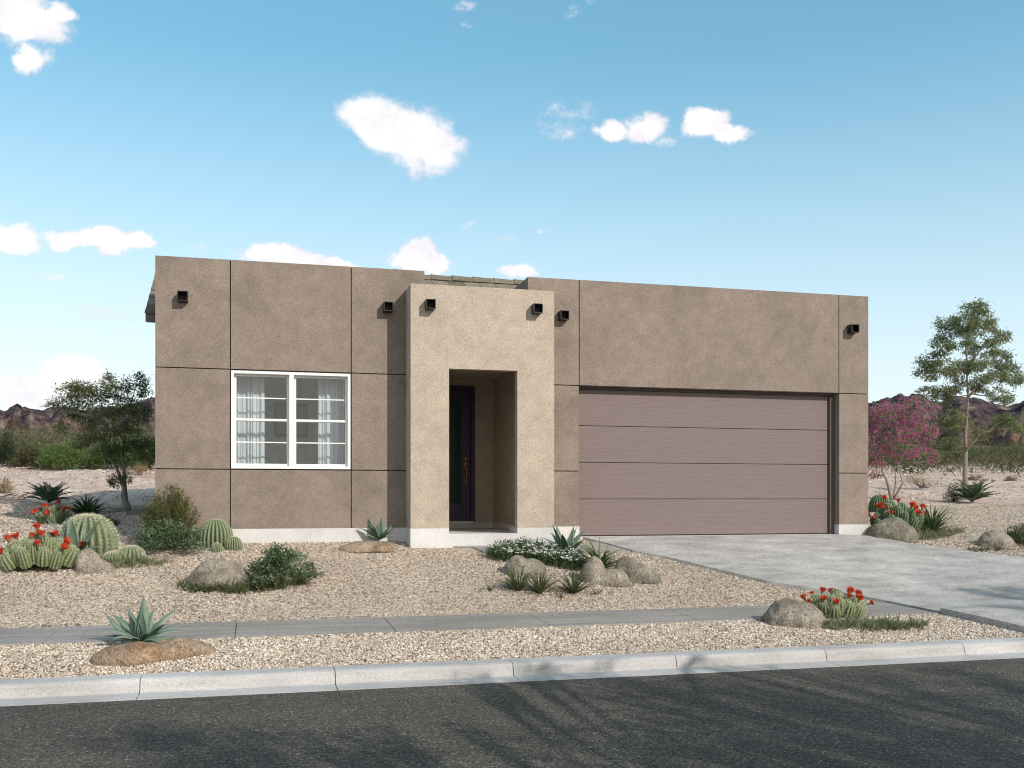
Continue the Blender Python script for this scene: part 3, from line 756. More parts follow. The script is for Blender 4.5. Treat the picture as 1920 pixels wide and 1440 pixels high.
# room behind the window
rm = MB(); rm.box(-1.2, 2.4, 19.42, 19.5, 1.2, 4.2); rm.box(-1.26, -1.2, 16.06, 19.5, 1.2, 4.2); rm.box(2.38, 2.44, 16.06, 19.5, 1.2, 4.2); rm.box(-1.26, 2.44, 16.06, 19.5, 4.2, 4.26)
rm.build('room_wall', M['room'], house)
MB().box(-1.26, 2.44, 16.06, 19.5, 1.14, 1.2).build('room_floor', M['roomfloor'], house)
def curtain(x0, x1, label, ph):
    n = 160; bm = bmesh.new(); pr = None
    for i in range(n+1):
        t = i/n; x = x0+(x1-x0)*t; col = []
        for k in range(9):
            z = 2.08+(3.78-2.08)*k/8; f = .6+.4*math.sin(k*.7+ph)
            tt = t+.035*math.sin(t*9+ph*3)+.02*math.sin(t*23+ph); y = 16.2+(.020+.014*math.sin(t*13+ph*5))*math.sin(tt*46+ph+.12*math.sin(k*.8))+.010*math.sin(tt*97+ph*2+k*.2)*f
            col.append(bm.verts.new((x, y, z)))
        if pr:
            for k in range(8): f = bm.faces.new((pr[k], col[k], col[k+1], pr[k+1])); f.smooth = True
        pr = col
    me = bpy.data.meshes.new('curtain'); bm.to_mesh(me); bm.free(); me.materials.append(M['curtain'])
    tag(link(bpy.data.objects.new('curtain', me)), label, 'curtain', 'curtains in the front window')
curtain(-.30, .13, 'sheer white curtain hanging at the left side of the window', .4)
curtain(.96, 1.44, 'sheer white curtain hanging at the right side of the window', 2.1)
pic = empty('framed_picture', (.62, 19.42, 2.95), 'dark framed seascape picture seen through the window on the back wall', 'picture')
pf = MB(); a = (.33, .95, 2.93, 3.55)
pf.box(a[0], a[1], 19.38, 19.42, a[3]-.045, a[3]); pf.box(a[0], a[1], 19.38, 19.42, a[2], a[2]+.045); pf.box(a[0], a[0]+.025, 19.38, 19.42, a[2]+.025, a[3]-.025); pf.box(a[1]-.025, a[1], 19.38, 19.42, a[2]+.025, a[3]-.025)
pf.box(a[0]-.02, a[1]+.02, 19.385, 19.395, a[3], a[3]+.02); pf.build('picture_frame', M['joint'], pic); MB().box(a[0]+.025, a[1]-.025, 19.40, 19.415, a[2]+.025, a[3]-.025).build('picture_print', M['picture'], pic)

# ------------------------------------------------------------------ plants
def leaves(name, C, Dr, ln, wd, m, parent, r, droop=.0, attr=None):
    """C centres (n,3), Dr unit directions, folded diamond leaves: 4 verts, 2 tris"""
    n = len(C); Dr = Dr/np.linalg.norm(Dr, axis=1)[:,None]
    up = r.normal(size=(n,3))+np.array([0,0,1.2]); side = np.cross(Dr, up); side /= np.linalg.norm(side, axis=1)[:,None]+1e-9
    nrm = np.cross(side, Dr); ln = np.broadcast_to(ln, n)[:,None]; wd = np.broadcast_to(wd, n)[:,None]
    b = C; mid = C+Dr*ln*.5; l = mid+side*wd*.5+nrm*wd*.15; rr = mid-side*wd*.5+nrm*wd*.15; t = C+Dr*ln-np.array([0,0,1])*ln*droop
    V = np.stack([b, l, t, rr], 1).reshape(-1,3); k = (np.arange(n)*4)[:,None]
    F = np.concatenate([k+np.array([[0,2,1]]), k+np.array([[0,3,2]])])
    a = attr if attr is not None else np.clip(r.normal(.45, .22, n), 0, 1)
    return mesh_np(name, V, F, m, parent, attr=np.repeat(a, 4))
def rdir(n, r, up=0):
    d = r.normal(size=(n,3)); d[:,2] += up; return d/np.linalg.norm(d, axis=1)[:,None]
def blades(name, B, Dr, ln, wd, m, parent, r, curve=.5, seg=4, attr=None, taper=1.0):
    """curved grass / strap blades. B bases, Dr initial directions"""
    n = len(B); Dr = Dr/np.linalg.norm(Dr, axis=1)[:,None]; ln = np.broadcast_to(ln, n); wd = np.broadcast_to(wd, n)
    side = np.cross(Dr, np.array([0,0,1.0])+r.normal(0, .25, (n,3))); side /= np.linalg.norm(side, axis=1)[:,None]+1e-9
    hor = Dr.copy(); hor[:,2] = 0; hor /= np.linalg.norm(hor, axis=1)[:,None]+1e-6
    cv = curve*r.uniform(.5, 1.3, n); pts = [B]; p = B.copy()
    for s in range(seg):
        f = (s+.5)/seg; d = Dr*(1-f*cv[:,None])+hor*(f*cv[:,None])-np.array([0,0,1])*(f*f*cv*.7)[:,None]
        d /= np.linalg.norm(d, axis=1)[:,None]; p = p+d*(ln/seg)[:,None]; pts.append(p)
    V = []
    for s in range(seg+1):
        f = s/seg; w = wd*(.75+.5*math.sin(f*2.6))*(1-f**2.2)**taper+wd*.02
        V += [pts[s]-side*w[:,None]*.5, pts[s]+side*w[:,None]*.5]
    V = np.stack(V, 1); k = 2*(seg+1); F = []
    for s in range(seg): F.append(np.array([2*s, 2*s+1, 2*s+3, 2*s+2]))
    F = (np.arange(n)*k)[:,None,None]+np.array(F)[None]
    a = attr if attr is not None else np.clip(r.normal(.45, .23, n), 0, 1)
    return mesh_np(name, V.reshape(-1,3), F.reshape(-1,4), m, parent, attr=np.repeat(a, k), smooth=True)

def bezier(p0, p1, p2, n):
    return [p0.lerp(p1, t).lerp(p1.lerp(p2, t), t) for t in [i/n for i in range(n+1)]]
def tree(name, label, cat, basepx, D, trunk, clumps, leafm, barkm, tr, leaf=(.06,.022), dens=900, group=None, flowers=None, seed=1, sub=14, sg=.34, droop=.25, base=None, k_=(1.14,1.18), twigr=.006, limbs_from=0, ns=7):
    """trunk: list of stems, each a list of (px,py,dD); clumps: (px,py,rpx,rpy,dD). Everything becomes world metres at its own depth."""
    r = np.random.default_rng(seed); b = base if base is not None else G(*basepx)
    D = D or depth(b)
    o = empty(name, b, label, cat, group)
    mb = MB(); sk = []
    for st in trunk:
        pts = [Wd(x, y, D+d) for x, y, d in st]
        if (pts[0]-b).length < .6: pts[0] = b-Vector((0,0,.05))
        fine = []
        for i in range(len(pts)-1):
            for k in range(3): fine.append(pts[i].lerp(pts[i+1], k/3)+Vector(r.normal(0, tr*.12, 3)) if (i or k) else pts[i])
        fine.append(pts[-1]); n = len(fine)
        rad = [tr*(1-.55*min(1, i/(n-1)*2.2))*(1-.6*(i/(n-1)))*(1.25 if i == 0 and st is trunk[0] else 1) for i in range(n)]
        if st is not trunk[0]: rad = [x*.62 for x in rad]
        mb.tube(fine, rad, 9); sk += list(zip(fine, rad))
    C, DD, A = [], [], []; FC = []
    for (x, y, rx, ry, dd) in clumps:
        c = Wd(x, y, D+dd); s = (D+dd)/FPX; rx, ry = rx*k_[0], ry*k_[1]; R3 = np.array([rx*s, rx*s*.9, ry*s])
        best = min(sk[limbs_from:], key=lambda q: (q[0]-c).length+(3 if q[0].z > c.z+.1 else 0)*abs(q[0].z-c.z))
        p0, r0 = best; mid = p0.lerp(c, .5)+Vector((0, 0, -.12*(c-p0).length))+Vector(r.normal(0, .06, 3))*(c-p0).length
        br = bezier(p0, mid, c, 7); rr = min(r0*.6, .012+.014*(c-p0).length); mb.tube(br, [rr*(1-.65*i/7)+.002 for i in range(8)], 6)
        cen = r.normal(size=(sub, 3)); cen /= np.linalg.norm(cen, axis=1)[:,None]; cen *= (r.uniform(.25, 1, sub)**.5)[:,None]
        cen = cen*R3*.85+np.array(c)
        for k in range(min(ns, sub)):
            q = br[r.integers(3, 8)]; e = Vector(cen[k]); mb.tube(bezier(q, q.lerp(e, .5)+Vector(r.normal(0, .05, 3)), e, 3), [twigr*1.5, twigr*1.2, twigr, twigr*.6], 4)
        vol = (rx*s)*(ry*s); n = int(dens*vol)+30
        w = r.integers(0, sub, n); P_ = cen[w]+r.normal(size=(n,3))*R3*sg*np.array([1,1,.8])
        C.append(P_); d = P_-np.array(c); d = d/(np.linalg.norm(d, axis=1)[:,None]+1e-6)*.7+r.normal(size=(n,3))*.7; d[:,2] -= droop; DD.append(d)
        A.append(np.clip(r.normal(.45, .2, n)+(r.random(sub)[w]-.5)*.35, 0, 1))
        if flowers:
            nf = int(n*flowers[0]); FC.append(P_[:nf]+r.normal(0, .02, (nf,3)))
    mb.build('trunk', barkm, o)
    C, DD, A = np.concatenate(C), np.concatenate(DD), np.concatenate(A)
    leaves('crown', C, DD, leaf[0]*r.uniform(.6, 1.3, len(C)), leaf[1]*r.uniform(.7, 1.3, len(C)), leafm, o, r, attr=A)
    if flowers:
        FC = np.concatenate(FC); k = 5; B = np.repeat(FC, k, 0)+r.normal(0, .012, (len(FC)*k, 3))
        leaves('blossoms', B, rdir(len(B), r), flowers[1], flowers[1]*.8, flowers[2], o, r)
    return o

# left tree
tree('desert_tree', 'small dark green tree with a forked trunk behind the shaded gravel left of the house', 'tree', (238,956), None,
     [[(238,956,0),(233,928,0),(226,893,.1),(205,858,.0),(190,820,0),(180,780,-.1)], [(228,905,0),(230,860,.3),(236,810,.4),(245,760,.4),(252,730,.3)]],
     [(135,735,22,13,0),(112,755,20,10,.3),(155,725,22,17,-.2),(170,750,28,18,.2),(140,770,22,14,.4),(205,718,13,16,0),(215,740,20,16,.3),(238,722,10,12,-.2),(262,718,14,14,.2),(272,735,10,10,0),(240,760,24,16,.2),(265,775,18,16,-.3),(200,775,24,16,-.2),(165,790,20,14,.3),(215,800,24,15,-.4),(175,815,22,12,0),(220,835,22,16,.2),(150,830,14,9,.4),(195,845,18,10,-.2),(265,830,16,14,.5),(270,850,12,12,.5),(215,900,10,12,0),(238,895,7,10,-.1),(250,800,16,12,0),(115,800,14,9,.4)],
     M['leaf_tree'], M['bark_grey'], .085, leaf=(.075,.021), dens=11500, seed=3, sub=12, sg=.30)
# right tree
tb = G(1809,925)
tree('tall_desert_tree', 'tall open crowned green tree on the desert flat right of the house', 'tree', None, None,
     [[(1807,915,0),(1810,860,0),(1812,800,.1),(1815,740,0),(1813,690,0),(1812,640,-.1),(1818,600,0)], [(1812,800,0),(1806,820,.2),(1800,805,.4)], [(1815,745,0),(1832,725,.3),(1850,700,.4)], [(1813,690,0),(1835,660,-.3),(1860,640,-.3)], [(1812,700,0),(1790,680,.2),(1770,672,.3)], [(1810,845,0),(1825,830,-.2),(1838,812,-.2)]],
     [(1825,582,28,14,0),(1838,600,26,15,.3),(1810,610,26,14,-.2),(1775,602,24,11,.2),(1790,622,22,12,.4),(1850,618,18,12,-.3),(1880,630,18,11,.2),(1865,645,22,11,0),(1760,640,18,10,.4),(1775,655,26,12,-.3),(1745,680,28,13,.2),(1738,700,20,12,.4),(1770,690,26,14,-.4),(1800,695,26,14,.4),(1835,680,30,14,-.5),(1870,672,24,13,.3),(1890,695,26,14,.1),(1905,712,16,11,.4),(1865,710,28,14,-.2),(1830,720,24,12,.5),(1785,725,26,13,0),(1740,735,22,10,.2),(1765,750,18,9,.3),(1870,740,22,10,-.2),(1890,752,12,8,0),(1785,780,28,10,-.3),(1765,795,22,9,0),(1800,800,24,10,.3),(1875,790,24,12,.3),(1905,795,24,12,-.2),(1840,812,24,9,.4),(1785,830,20,11,.2),(1770,845,16,9,.4),(1820,650,20,12,.3),(1815,635,16,12,-.4)],
     M['leaf_tree2'], M['bark'], .10, leaf=(.105,.034), dens=6200, seed=5, base=tb, sub=11, sg=.25, k_=(.98,1.30))
# pink flowering tree
tree('flowering_tree', 'multi stemmed small tree covered in magenta blossom beside the garage end', 'tree', (1673,938), None,
     [[(1673,938,0),(1664,905,0),(1655,885,0),(1650,860,0),(1640,830,.1)], [(1674,935,0),(1680,905,.2),(1677,875,.2),(1680,850,.2),(1684,800,0)], [(1678,925,0),(1693,905,-.2),(1684,875,-.2),(1700,840,-.2),(1720,810,0)]],
     [(1645,780,22,16,0),(1640,810,22,16,.3),(1670,770,24,15,-.3),(1700,768,24,14,.2),(1685,795,26,15,.4),(1715,790,24,16,0),(1738,812,18,16,.2),(1700,820,24,15,-.4),(1660,830,22,15,.4),(1640,845,20,14,0),(1735,845,20,12,.3),(1710,850,20,11,0),(1675,850,20,12,.4),(1750,860,10,8,0),(1645,870,16,8,-.2),(1640,890,10,7,.2),(1615,800,24,26,.4),(1615,850,20,20,.4),(1748,765,8,7,0),(1710,750,14,8,0)],
     M['leaf_tree2'], M['bark'], .06, leaf=(.065,.026), dens=3900, seed=9, flowers=(.20,.038,M['pink']), sub=14, sg=.34, twigr=.005)

def shrub(name, label, cat, c, w, h, leafm, seed, n=2600, leaf=(.03,.014), stems=18, group=None, conic=0, up=.5, sub=26, sg=.16, d=None):
    """rounded bush: c ground point, w full width, h height in metres"""
    r = np.random.default_rng(seed); o = empty(name, c, label, cat, group); mb = MB()
    th = r.uniform(0, 2*math.pi, sub); ph = np.arccos(r.uniform(0.02, 1, sub)); rad = r.uniform(.45, 1, sub)
    cen = np.stack([np.cos(th)*np.sin(ph)*w/2*rad, np.sin(th)*np.sin(ph)*(d or w)/2*rad, (np.cos(ph)*(1-conic*.0)*rad*.86+.06)*h], 1)+np.array(c)
    for k in range(min(stems, sub)):
        e = Vector(cen[k]); b0 = Vector(c)+Vector((r.normal(0, w*.04), r.normal(0, w*.04), -.02)); m_ = b0.lerp(e, .5)+Vector((0,0,h*.05))
        mb.tube(bezier(b0, m_, e, 4), [.006+.004*w]*3+[.004,.003], 5)
    mb.build('stems', M['bark_dark'], o)
    wi = r.integers(0, sub, n); S = np.array([w*sg, (d or w)*sg, h*sg]); P_ = cen[wi]+r.normal(size=(n,3))*S*.6
    P_[:,2] = np.maximum(P_[:,2], c[2]+.01); dd = (P_-np.array(c)); dd /= np.linalg.norm(dd, axis=1)[:,None]+1e-6
    dd = dd*.7+r.normal(size=(n,3))*.6; dd[:,2] += up*.5
    leaves('foliage', P_, dd, leaf[0]*r.uniform(.6, 1.3, n), leaf[1]*r.uniform(.7, 1.3, n), leafm, o, r, attr=np.clip(r.normal(.42, .2, n)+(r.random(sub)[wi]-.5)*.4, 0, 1))
    return o
def shrubpx(name, label, cat, px, py, wpx, hpx, leafm, seed, **k):
    c = G(px, py); s = mpp(c); return shrub(name, label, cat, c, wpx*s, hpx*s, leafm, seed, **k)

def spray_shrub(name, label, cat, c, w, h, leafm, seed, n=36, group=None):
    """upright sprays with small leaves along them"""
    r = np.random.default_rng(seed); o = empty(name, c, label, cat, group); mb = MB(); C, Dr = [], []
    for k in range(n):
        a = r.uniform(0, 2*math.pi); rr = r.uniform(.05, 1)**.7; tip = Vector(c)+Vector((math.cos(a)*w/2*rr, math.sin(a)*w/2*rr, h*(1.02-.55*rr*rr)*r.uniform(.8, 1.05)))
        b0 = Vector(c)+Vector((math.cos(a)*.05, math.sin(a)*.05, 0)); m_ = b0.lerp(tip, .5)+Vector((math.cos(a), math.sin(a), 0))*w*.06
        pts = bezier(b0, m_, tip, 6); mb.tube(pts, [.007,.006,.005,.004,.003,.002,.0015], 4)
        for j in range(80):
            t = r.uniform(.10, 1); i = min(int(t*6), 5); q = pts[i].lerp(pts[i+1], t*6-i); C.append(np.array(q)+r.normal(0, .014, 3))
            dv = np.array(pts[6]-pts[3]); dv = dv/np.linalg.norm(dv); Dr.append(dv*.8+r.normal(0, .5, 3))
    mb.build('stems', M['bark_dark'], o); C = np.array(C)
    leaves('foliage', C, np.array(Dr), .035*r.uniform(.6, 1.3, len(C)), .012, leafm, o, r); return o

def strap_plant(name, label, cat, c, w, h, m, seed, n=60, wd=.016, group=None, curve=.7):
    r = np.random.default_rng(seed); o = empty(name, c, label, cat, group)
    a = r.uniform(0, 2*math.pi, n); el = r.uniform(.35, 1.45, n); B = np.array(c)+np.stack([np.cos(a), np.sin(a), 0*a], 1)*r.uniform(0, .04, n)[:,None]
    Dr = np.stack([np.cos(a)*np.cos(el), np.sin(a)*np.cos(el), np.sin(el)], 1)
    ln = np.where(el > .9, h*1.15, w*.62)*r.uniform(.65, 1.1, n)
    blades('leaves', B, Dr, ln, wd*r.uniform(.7, 1.2, n), m, o, r, curve=curve, seg=6); return o

def ground_cover(name, label, poly, h, m, seed, dens=900, cat='grass', wd=.008, stuff=True, spread=.55):
    """low tufted cover inside a photo-pixel polygon turned into ground metres"""
    r = np.random.default_rng(seed); W = [g2(*p) for p in poly]; xs_ = [p[0] for p in W]; ys_ = [p[1] for p in W]
    area = (max(xs_)-min(xs_))*(max(ys_)-min(ys_)); n = int(area*dens/3)+8
    x = r.uniform(min(xs_), max(xs_), n); y = r.uniform(min(ys_), max(ys_), n); k = inpoly(x, y, W); x, y = x[k], y[k]
    per = 9; x = np.repeat(x, per)+r.normal(0, .015, len(x)*per); y = np.repeat(y, per)+r.normal(0, .015, len(y)*per)
    hs = 1.35*np.repeat(r.uniform(.45, 1.15, len(x)//per), per); n = len(x)
    Dr = r.normal(0, spread, (n,3)); Dr[:,2] = 1
    o = blades(name, np.stack([x, y, terrain_z(x, y)-.01], 1), Dr, h*hs*r.uniform(.6, 1.15, n), wd*r.uniform(.7, 1.4, n), m, None, r, curve=.5, seg=3)
    return tag(o, label, cat, kind='stuff' if stuff else None)

def agave(label, c, size, seed, n=15, group='blue green agaves', spec=None):
    """rosette with thick tapering channelled leaves, each leaf a part"""
    r = random.Random(seed); o = empty('agave', c, label, 'agave', group)
    if spec is None:
        spec = []
        for k in range(n):
            lay = k/n; spec.append((k*2.399+r.uniform(-.2, .2), 78-62*lay+r.uniform(-6, 6), size*(.62+.42*math.sin(1.0+lay*1.9))*r.uniform(.85, 1.08), r.uniform(.5, 1.25)*(.3+.9*lay)))
    for (az, el, ln, bend) in spec:
        el = R(el); bm = bmesh.new(); lay_ = bm.verts.layers.float.new('rnd'); ns = 14; nw = 7
        hz = Vector((math.cos(az), math.sin(az), 0)); sd = Vector((-math.sin(az), math.cos(az), 0)); p = Vector(c)+hz*size*.05; e = el; rows = []
        for s in range(ns+1):
            f = s/ns; wid = min(ln, size*.9)*.105*(.62+1.15*math.sin(min(f*1.9, 1)*math.pi*.5)-.55*f)*(1-f**2.6)+.0008
            t = hz*math.cos(e)+Vector((0,0,1))*math.sin(e); nr = sd.cross(t)*-1
            top, bot = [], []
            for q in range(nw):
                u = q/(nw-1)*2-1; cup = wid*.55*(u*u)*(1-.35*f); thk = wid*.22*(1-u*u)*(1-f*.6)
                a_ = p+sd*(u*wid)+(-nr)*(0)+t.cross(sd)*(-1)*(-cup) if False else p+sd*(u*wid)+nr*0
                upv = (sd.cross(t)); upv = upv if upv.z >= 0 or abs(e) > 1.3 else upv
                inner = -(t.cross(sd)) if True else upv
                v1 = bm.verts.new(p+sd*(u*wid)+inner*(cup)); v2 = bm.verts.new(p+sd*(u*wid)+inner*(cup-thk))
                edge = abs(u)**6; v1[lay_] = .35+.2*f+.5*edge+r.uniform(-.03, .03); v2[lay_] = .3+.2*f+.5*edge
                top.append(v1); bot.append(v2)
            rows.append((top, bot)); p = p+t*(ln/ns); e -= bend*(.2+1.3*f*f+.2*f)/ns*1.5
        for s in range(ns):
            for q in range(nw-1):
                for L_ in (0, 1):
                    a1, b1, c1, d1 = rows[s][L_][q], rows[s][L_][q+1], rows[s+1][L_][q+1], rows[s+1][L_][q]
                    f = bm.faces.new((a1, b1, c1, d1) if L_ == 0 else (d1, c1, b1, a1)); f.smooth = True
        bmesh.ops.remove_doubles(bm, verts=bm.verts, dist=.00005)
        bmesh.ops.translate(bm, verts=bm.verts, vec=-Vector(c)); me = bpy.data.meshes.new('leaf'); bm.to_mesh(me); bm.free(); me.materials.append(M['agave'])
        link(bpy.data.objects.new('leaf', me), o)
    return o

def spines(name, P_, Nn, ln, wd, parent, r, per=6, spread=.8, m=None):
    n = len(P_)*per; B = np.repeat(P_, per, 0); d = np.repeat(Nn, per, 0)+r.normal(0, spread, (n,3)); d /= np.linalg.norm(d, axis=1)[:,None]
    s = np.cross(d, r.normal(size=(n,3))); s /= np.linalg.norm(s, axis=1)[:,None]; L_ = (ln*r.uniform(.5, 1.2, n))[:,None]
    V = np.stack([B-s*wd, B+s*wd, B+d*L_], 1).reshape(-1,3); F = np.arange(n*3).reshape(-1,3)
    return tag(mesh_np(name, V, F, m or M['spine'], parent), kind='stuff')
def barrel_mesh(w, h, ribs, r, depthr=.11, nz=34, flat=.0, ov=1.0):
    """ribbed dome: returns verts, faces, attr, areole points, normals (local, base at 0)"""
    npr = 8; nt_ = ribs*npr; V, A, AP, AN = [], [], [], []
    for i in range(nz+1):
        t = i/nz; ph = t*math.pi*.62-.12*math.pi        # from under to the top
        ang = -math.pi*.16+t*(math.pi*.66)
        cr, cz = max(math.cos(ang), 0), math.sin(ang)
        rr = w/2*max(cr, .0)**.82; z = h*(cz+.30)/1.30
        for j in range(nt_):
            th = 2*math.pi*j/nt_; u = abs(math.sin(th*ribs/2)); prof = 1-depthr*(1-u**.6)*2*(cr**.5 if cr > 0 else 0)
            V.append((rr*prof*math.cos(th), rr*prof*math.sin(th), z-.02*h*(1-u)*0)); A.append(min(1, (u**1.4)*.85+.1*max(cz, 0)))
        if i and i < nz and i % 2 == 0:
            for q in range(ribs):
                th = 2*math.pi*(q+.5)/ribs
                AP.append((rr*math.cos(th), rr*math.sin(th), z)); AN.append((math.cos(th)*cr, math.sin(th)*cr, cz))
    V = np.array(V); F = []
    for i in range(nz):
        for j in range(nt_): F.append((i*nt_+j, i*nt_+(j+1)%nt_, (i+1)*nt_+(j+1)%nt_, (i+1)*nt_+j))
    return V, np.array(F), np.array(A), np.array(AP), np.array(AN)
def barrel(label, c, w, h, ribs, seed, spl=.03, per=6, m='cactus', group='barrel cacti', spw=.0014, depthr=.11):
    r = np.random.default_rng(seed); o = empty('barrel_cactus', c, label, 'cactus', group, rz=0)
    V, F, A, AP, AN = barrel_mesh(w, h, ribs, r, depthr); cc = np.array(c)
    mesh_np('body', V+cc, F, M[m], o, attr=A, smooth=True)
    spines('spines', AP+cc, AN, spl, spw, o, r, per)
    # woolly top
    n = 260; a = r.uniform(0, 6.28, n); q = r.uniform(0, .16, n)**1*w; B = np.stack([np.cos(a)*q, np.sin(a)*q, h*(1-.25*(q/w)**2)*np.ones(n)], 1)+cc
    spines('crown_wool', B, np.tile([0,0,1.0], (n,1)), spl*.7, spw, o, r, 2)
    return o
def red_flower(c, d, s, parent, r):
    """funnel flower: green tube and a ring of red petals"""
    d = Vector(d).normalized(); u = d.orthogonal().normalized(); w = d.cross(u); bm = bmesh.new(); lay = bm.verts.layers.float.new('rnd')
    n = 9
    for layer in range(2):
        for k in range(n):
            a = 2*math.pi*(k+.5*layer)/n; o1 = u*math.cos(a)+w*math.sin(a); t = w*math.cos(a)-u*math.sin(a)
            op = .95 if layer == 0 else .62
            P0 = c+d*s*.35+o1*s*.10; P1 = c+d*s*(.85)+o1*s*.42*op; P2 = c+d*s*(1.12+.05*layer)+o1*s*.66*op
            vs = [bm.verts.new(p) for p in (P0-t*s*.05, P0+t*s*.05, P1+t*s*.15, P2+t*s*.02, P2-t*s*.02, P1-t*s*.15)]
            for i, v in enumerate(vs): v[lay] = (.95, .95, .5, .25, .25, .5)[i]*.9+random.uniform(-.1, .1)
            bm.faces.new((vs[0], vs[1], vs[2], vs[5])); bm.faces.new((vs[5], vs[2], vs[3], vs[4]))
    bmesh.ops.translate(bm, verts=bm.verts, vec=-parent_world(parent)); me = bpy.data.meshes.new('flower'); bm.to_mesh(me); bm.free(); me.materials.append(M['red'])
    f = link(bpy.data.objects.new('flower', me), parent)
    MB().tube([c-d*s*.35, c, c+d*s*.45], [s*.10, s*.11, s*.17], 8).build('flower_tube', M['cactus_hedge'], f)
    return f
def hedgehog(label, c, w, h, seed, n=30, nf=12, fs=.07, dark=False, group='red flowering hedgehog cacti', dp=.7):
    r = np.random.default_rng(seed); o = empty('hedgehog_cactus', c, label, 'cactus', group); tops = []
    r2 = np.random.default_rng(seed+1)
    for k in range(n):
        q = math.sqrt((k+.5)/n)*.86; a = k*2.399; x, y = math.cos(a)*q*w/2, math.sin(a)*q*w/2*dp
        sh = h*(.50+.10*(1-q))*r.uniform(.85, 1.1); sw = w*.20*r.uniform(.85, 1.2)*(1.1-.25*q); zb = h*.60*(1-q**1.8)*r.uniform(.8, 1)
        V, F, A, AP, AN = barrel_mesh(sw, sh, 10, r2, .13, nz=16); lean = Vector((x, y, 0))*.75/(w/2)
        rot = Vector((0,0,1)).rotation_difference(Vector((lean.x, lean.y, 1)).normalized()).to_matrix(); rm_ = np.array(rot)
        off = np.array(c)+np.array([x, y, -.02+zb])
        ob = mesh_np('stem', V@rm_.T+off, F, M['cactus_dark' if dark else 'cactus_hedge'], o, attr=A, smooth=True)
        spines('spines', AP@rm_.T+off, AN@rm_.T, .026*max(1, w/.6)**.5, .0013, ob, r, 6)
        tops.append((Vector(off)+rot@Vector((0,0,sh)), rot@Vector((0,0,1)), sw, q))
    idx = list(range(len(tops))); random.Random(seed).shuffle(idx)
    for k in idx[:nf]:
        p, d, sw, q = tops[k]; d2 = (d+Vector(r.normal(0, .3, 3))).normalized(); d2.z = abs(d2.z)
        red_flower(p-Vector((0,0,.01))+Vector((r.normal(0, sw*.15), r.normal(0, sw*.15), 0)), d2, fs*r.uniform(.8, 1.15), o, r)
    return o
def cycad(label, c, size, seed, n=20, group='sago like palms', wside=None):
    r = np.random.default_rng(seed); o = empty('sago_palm', c, label, 'palm', group)
    for k in range(n):
        a = k*2.399+r.uniform(-.2, .2); el = R(80-62*(k/n))+r.uniform(-.08, .08); ln = size*r.uniform(.8, 1.05); p = Vector(c)+Vector((0,0,.04)); pts = [p.copy()]; e = el
        h = Vector((math.cos(a), math.sin(a), 0)); S = 26; B, Dr, LL = [], [], []; sd = Vector((-math.sin(a), math.cos(a), 0))
        for s in range(S):
            t = h*math.cos(e)+Vector((0,0,1))*math.sin(e); p = p+t*(ln/S); e -= (.5+.5*(1-k/n))*.9/S; pts.append(p.copy())
            if s > 2:
                f = s/S; l = size*.30*math.sin(min(1, f*1.25+.12)*math.pi*.92)+.02; up = sd.cross(t)
                for sg_ in (-1, 1):
                    for z in (0, .5):
                        B.append(np.array(p+t*(ln/S)*z)); Dr.append(np.array(sd*sg_*.85+t*.65+Vector((0,0,.28)))); LL.append(l)
        fo = leaves('frond', np.array(B), np.array(Dr)+r.normal(0, .05, (len(B),3)), np.array(LL), .012*size/.6, M['cycad'], o, r, droop=.08)
        st = MB().tube(pts, [.006]*3+[.004]*(len(pts)-3), 4).build('frond_stalk', M['leaf_dark'], fo)
    return o

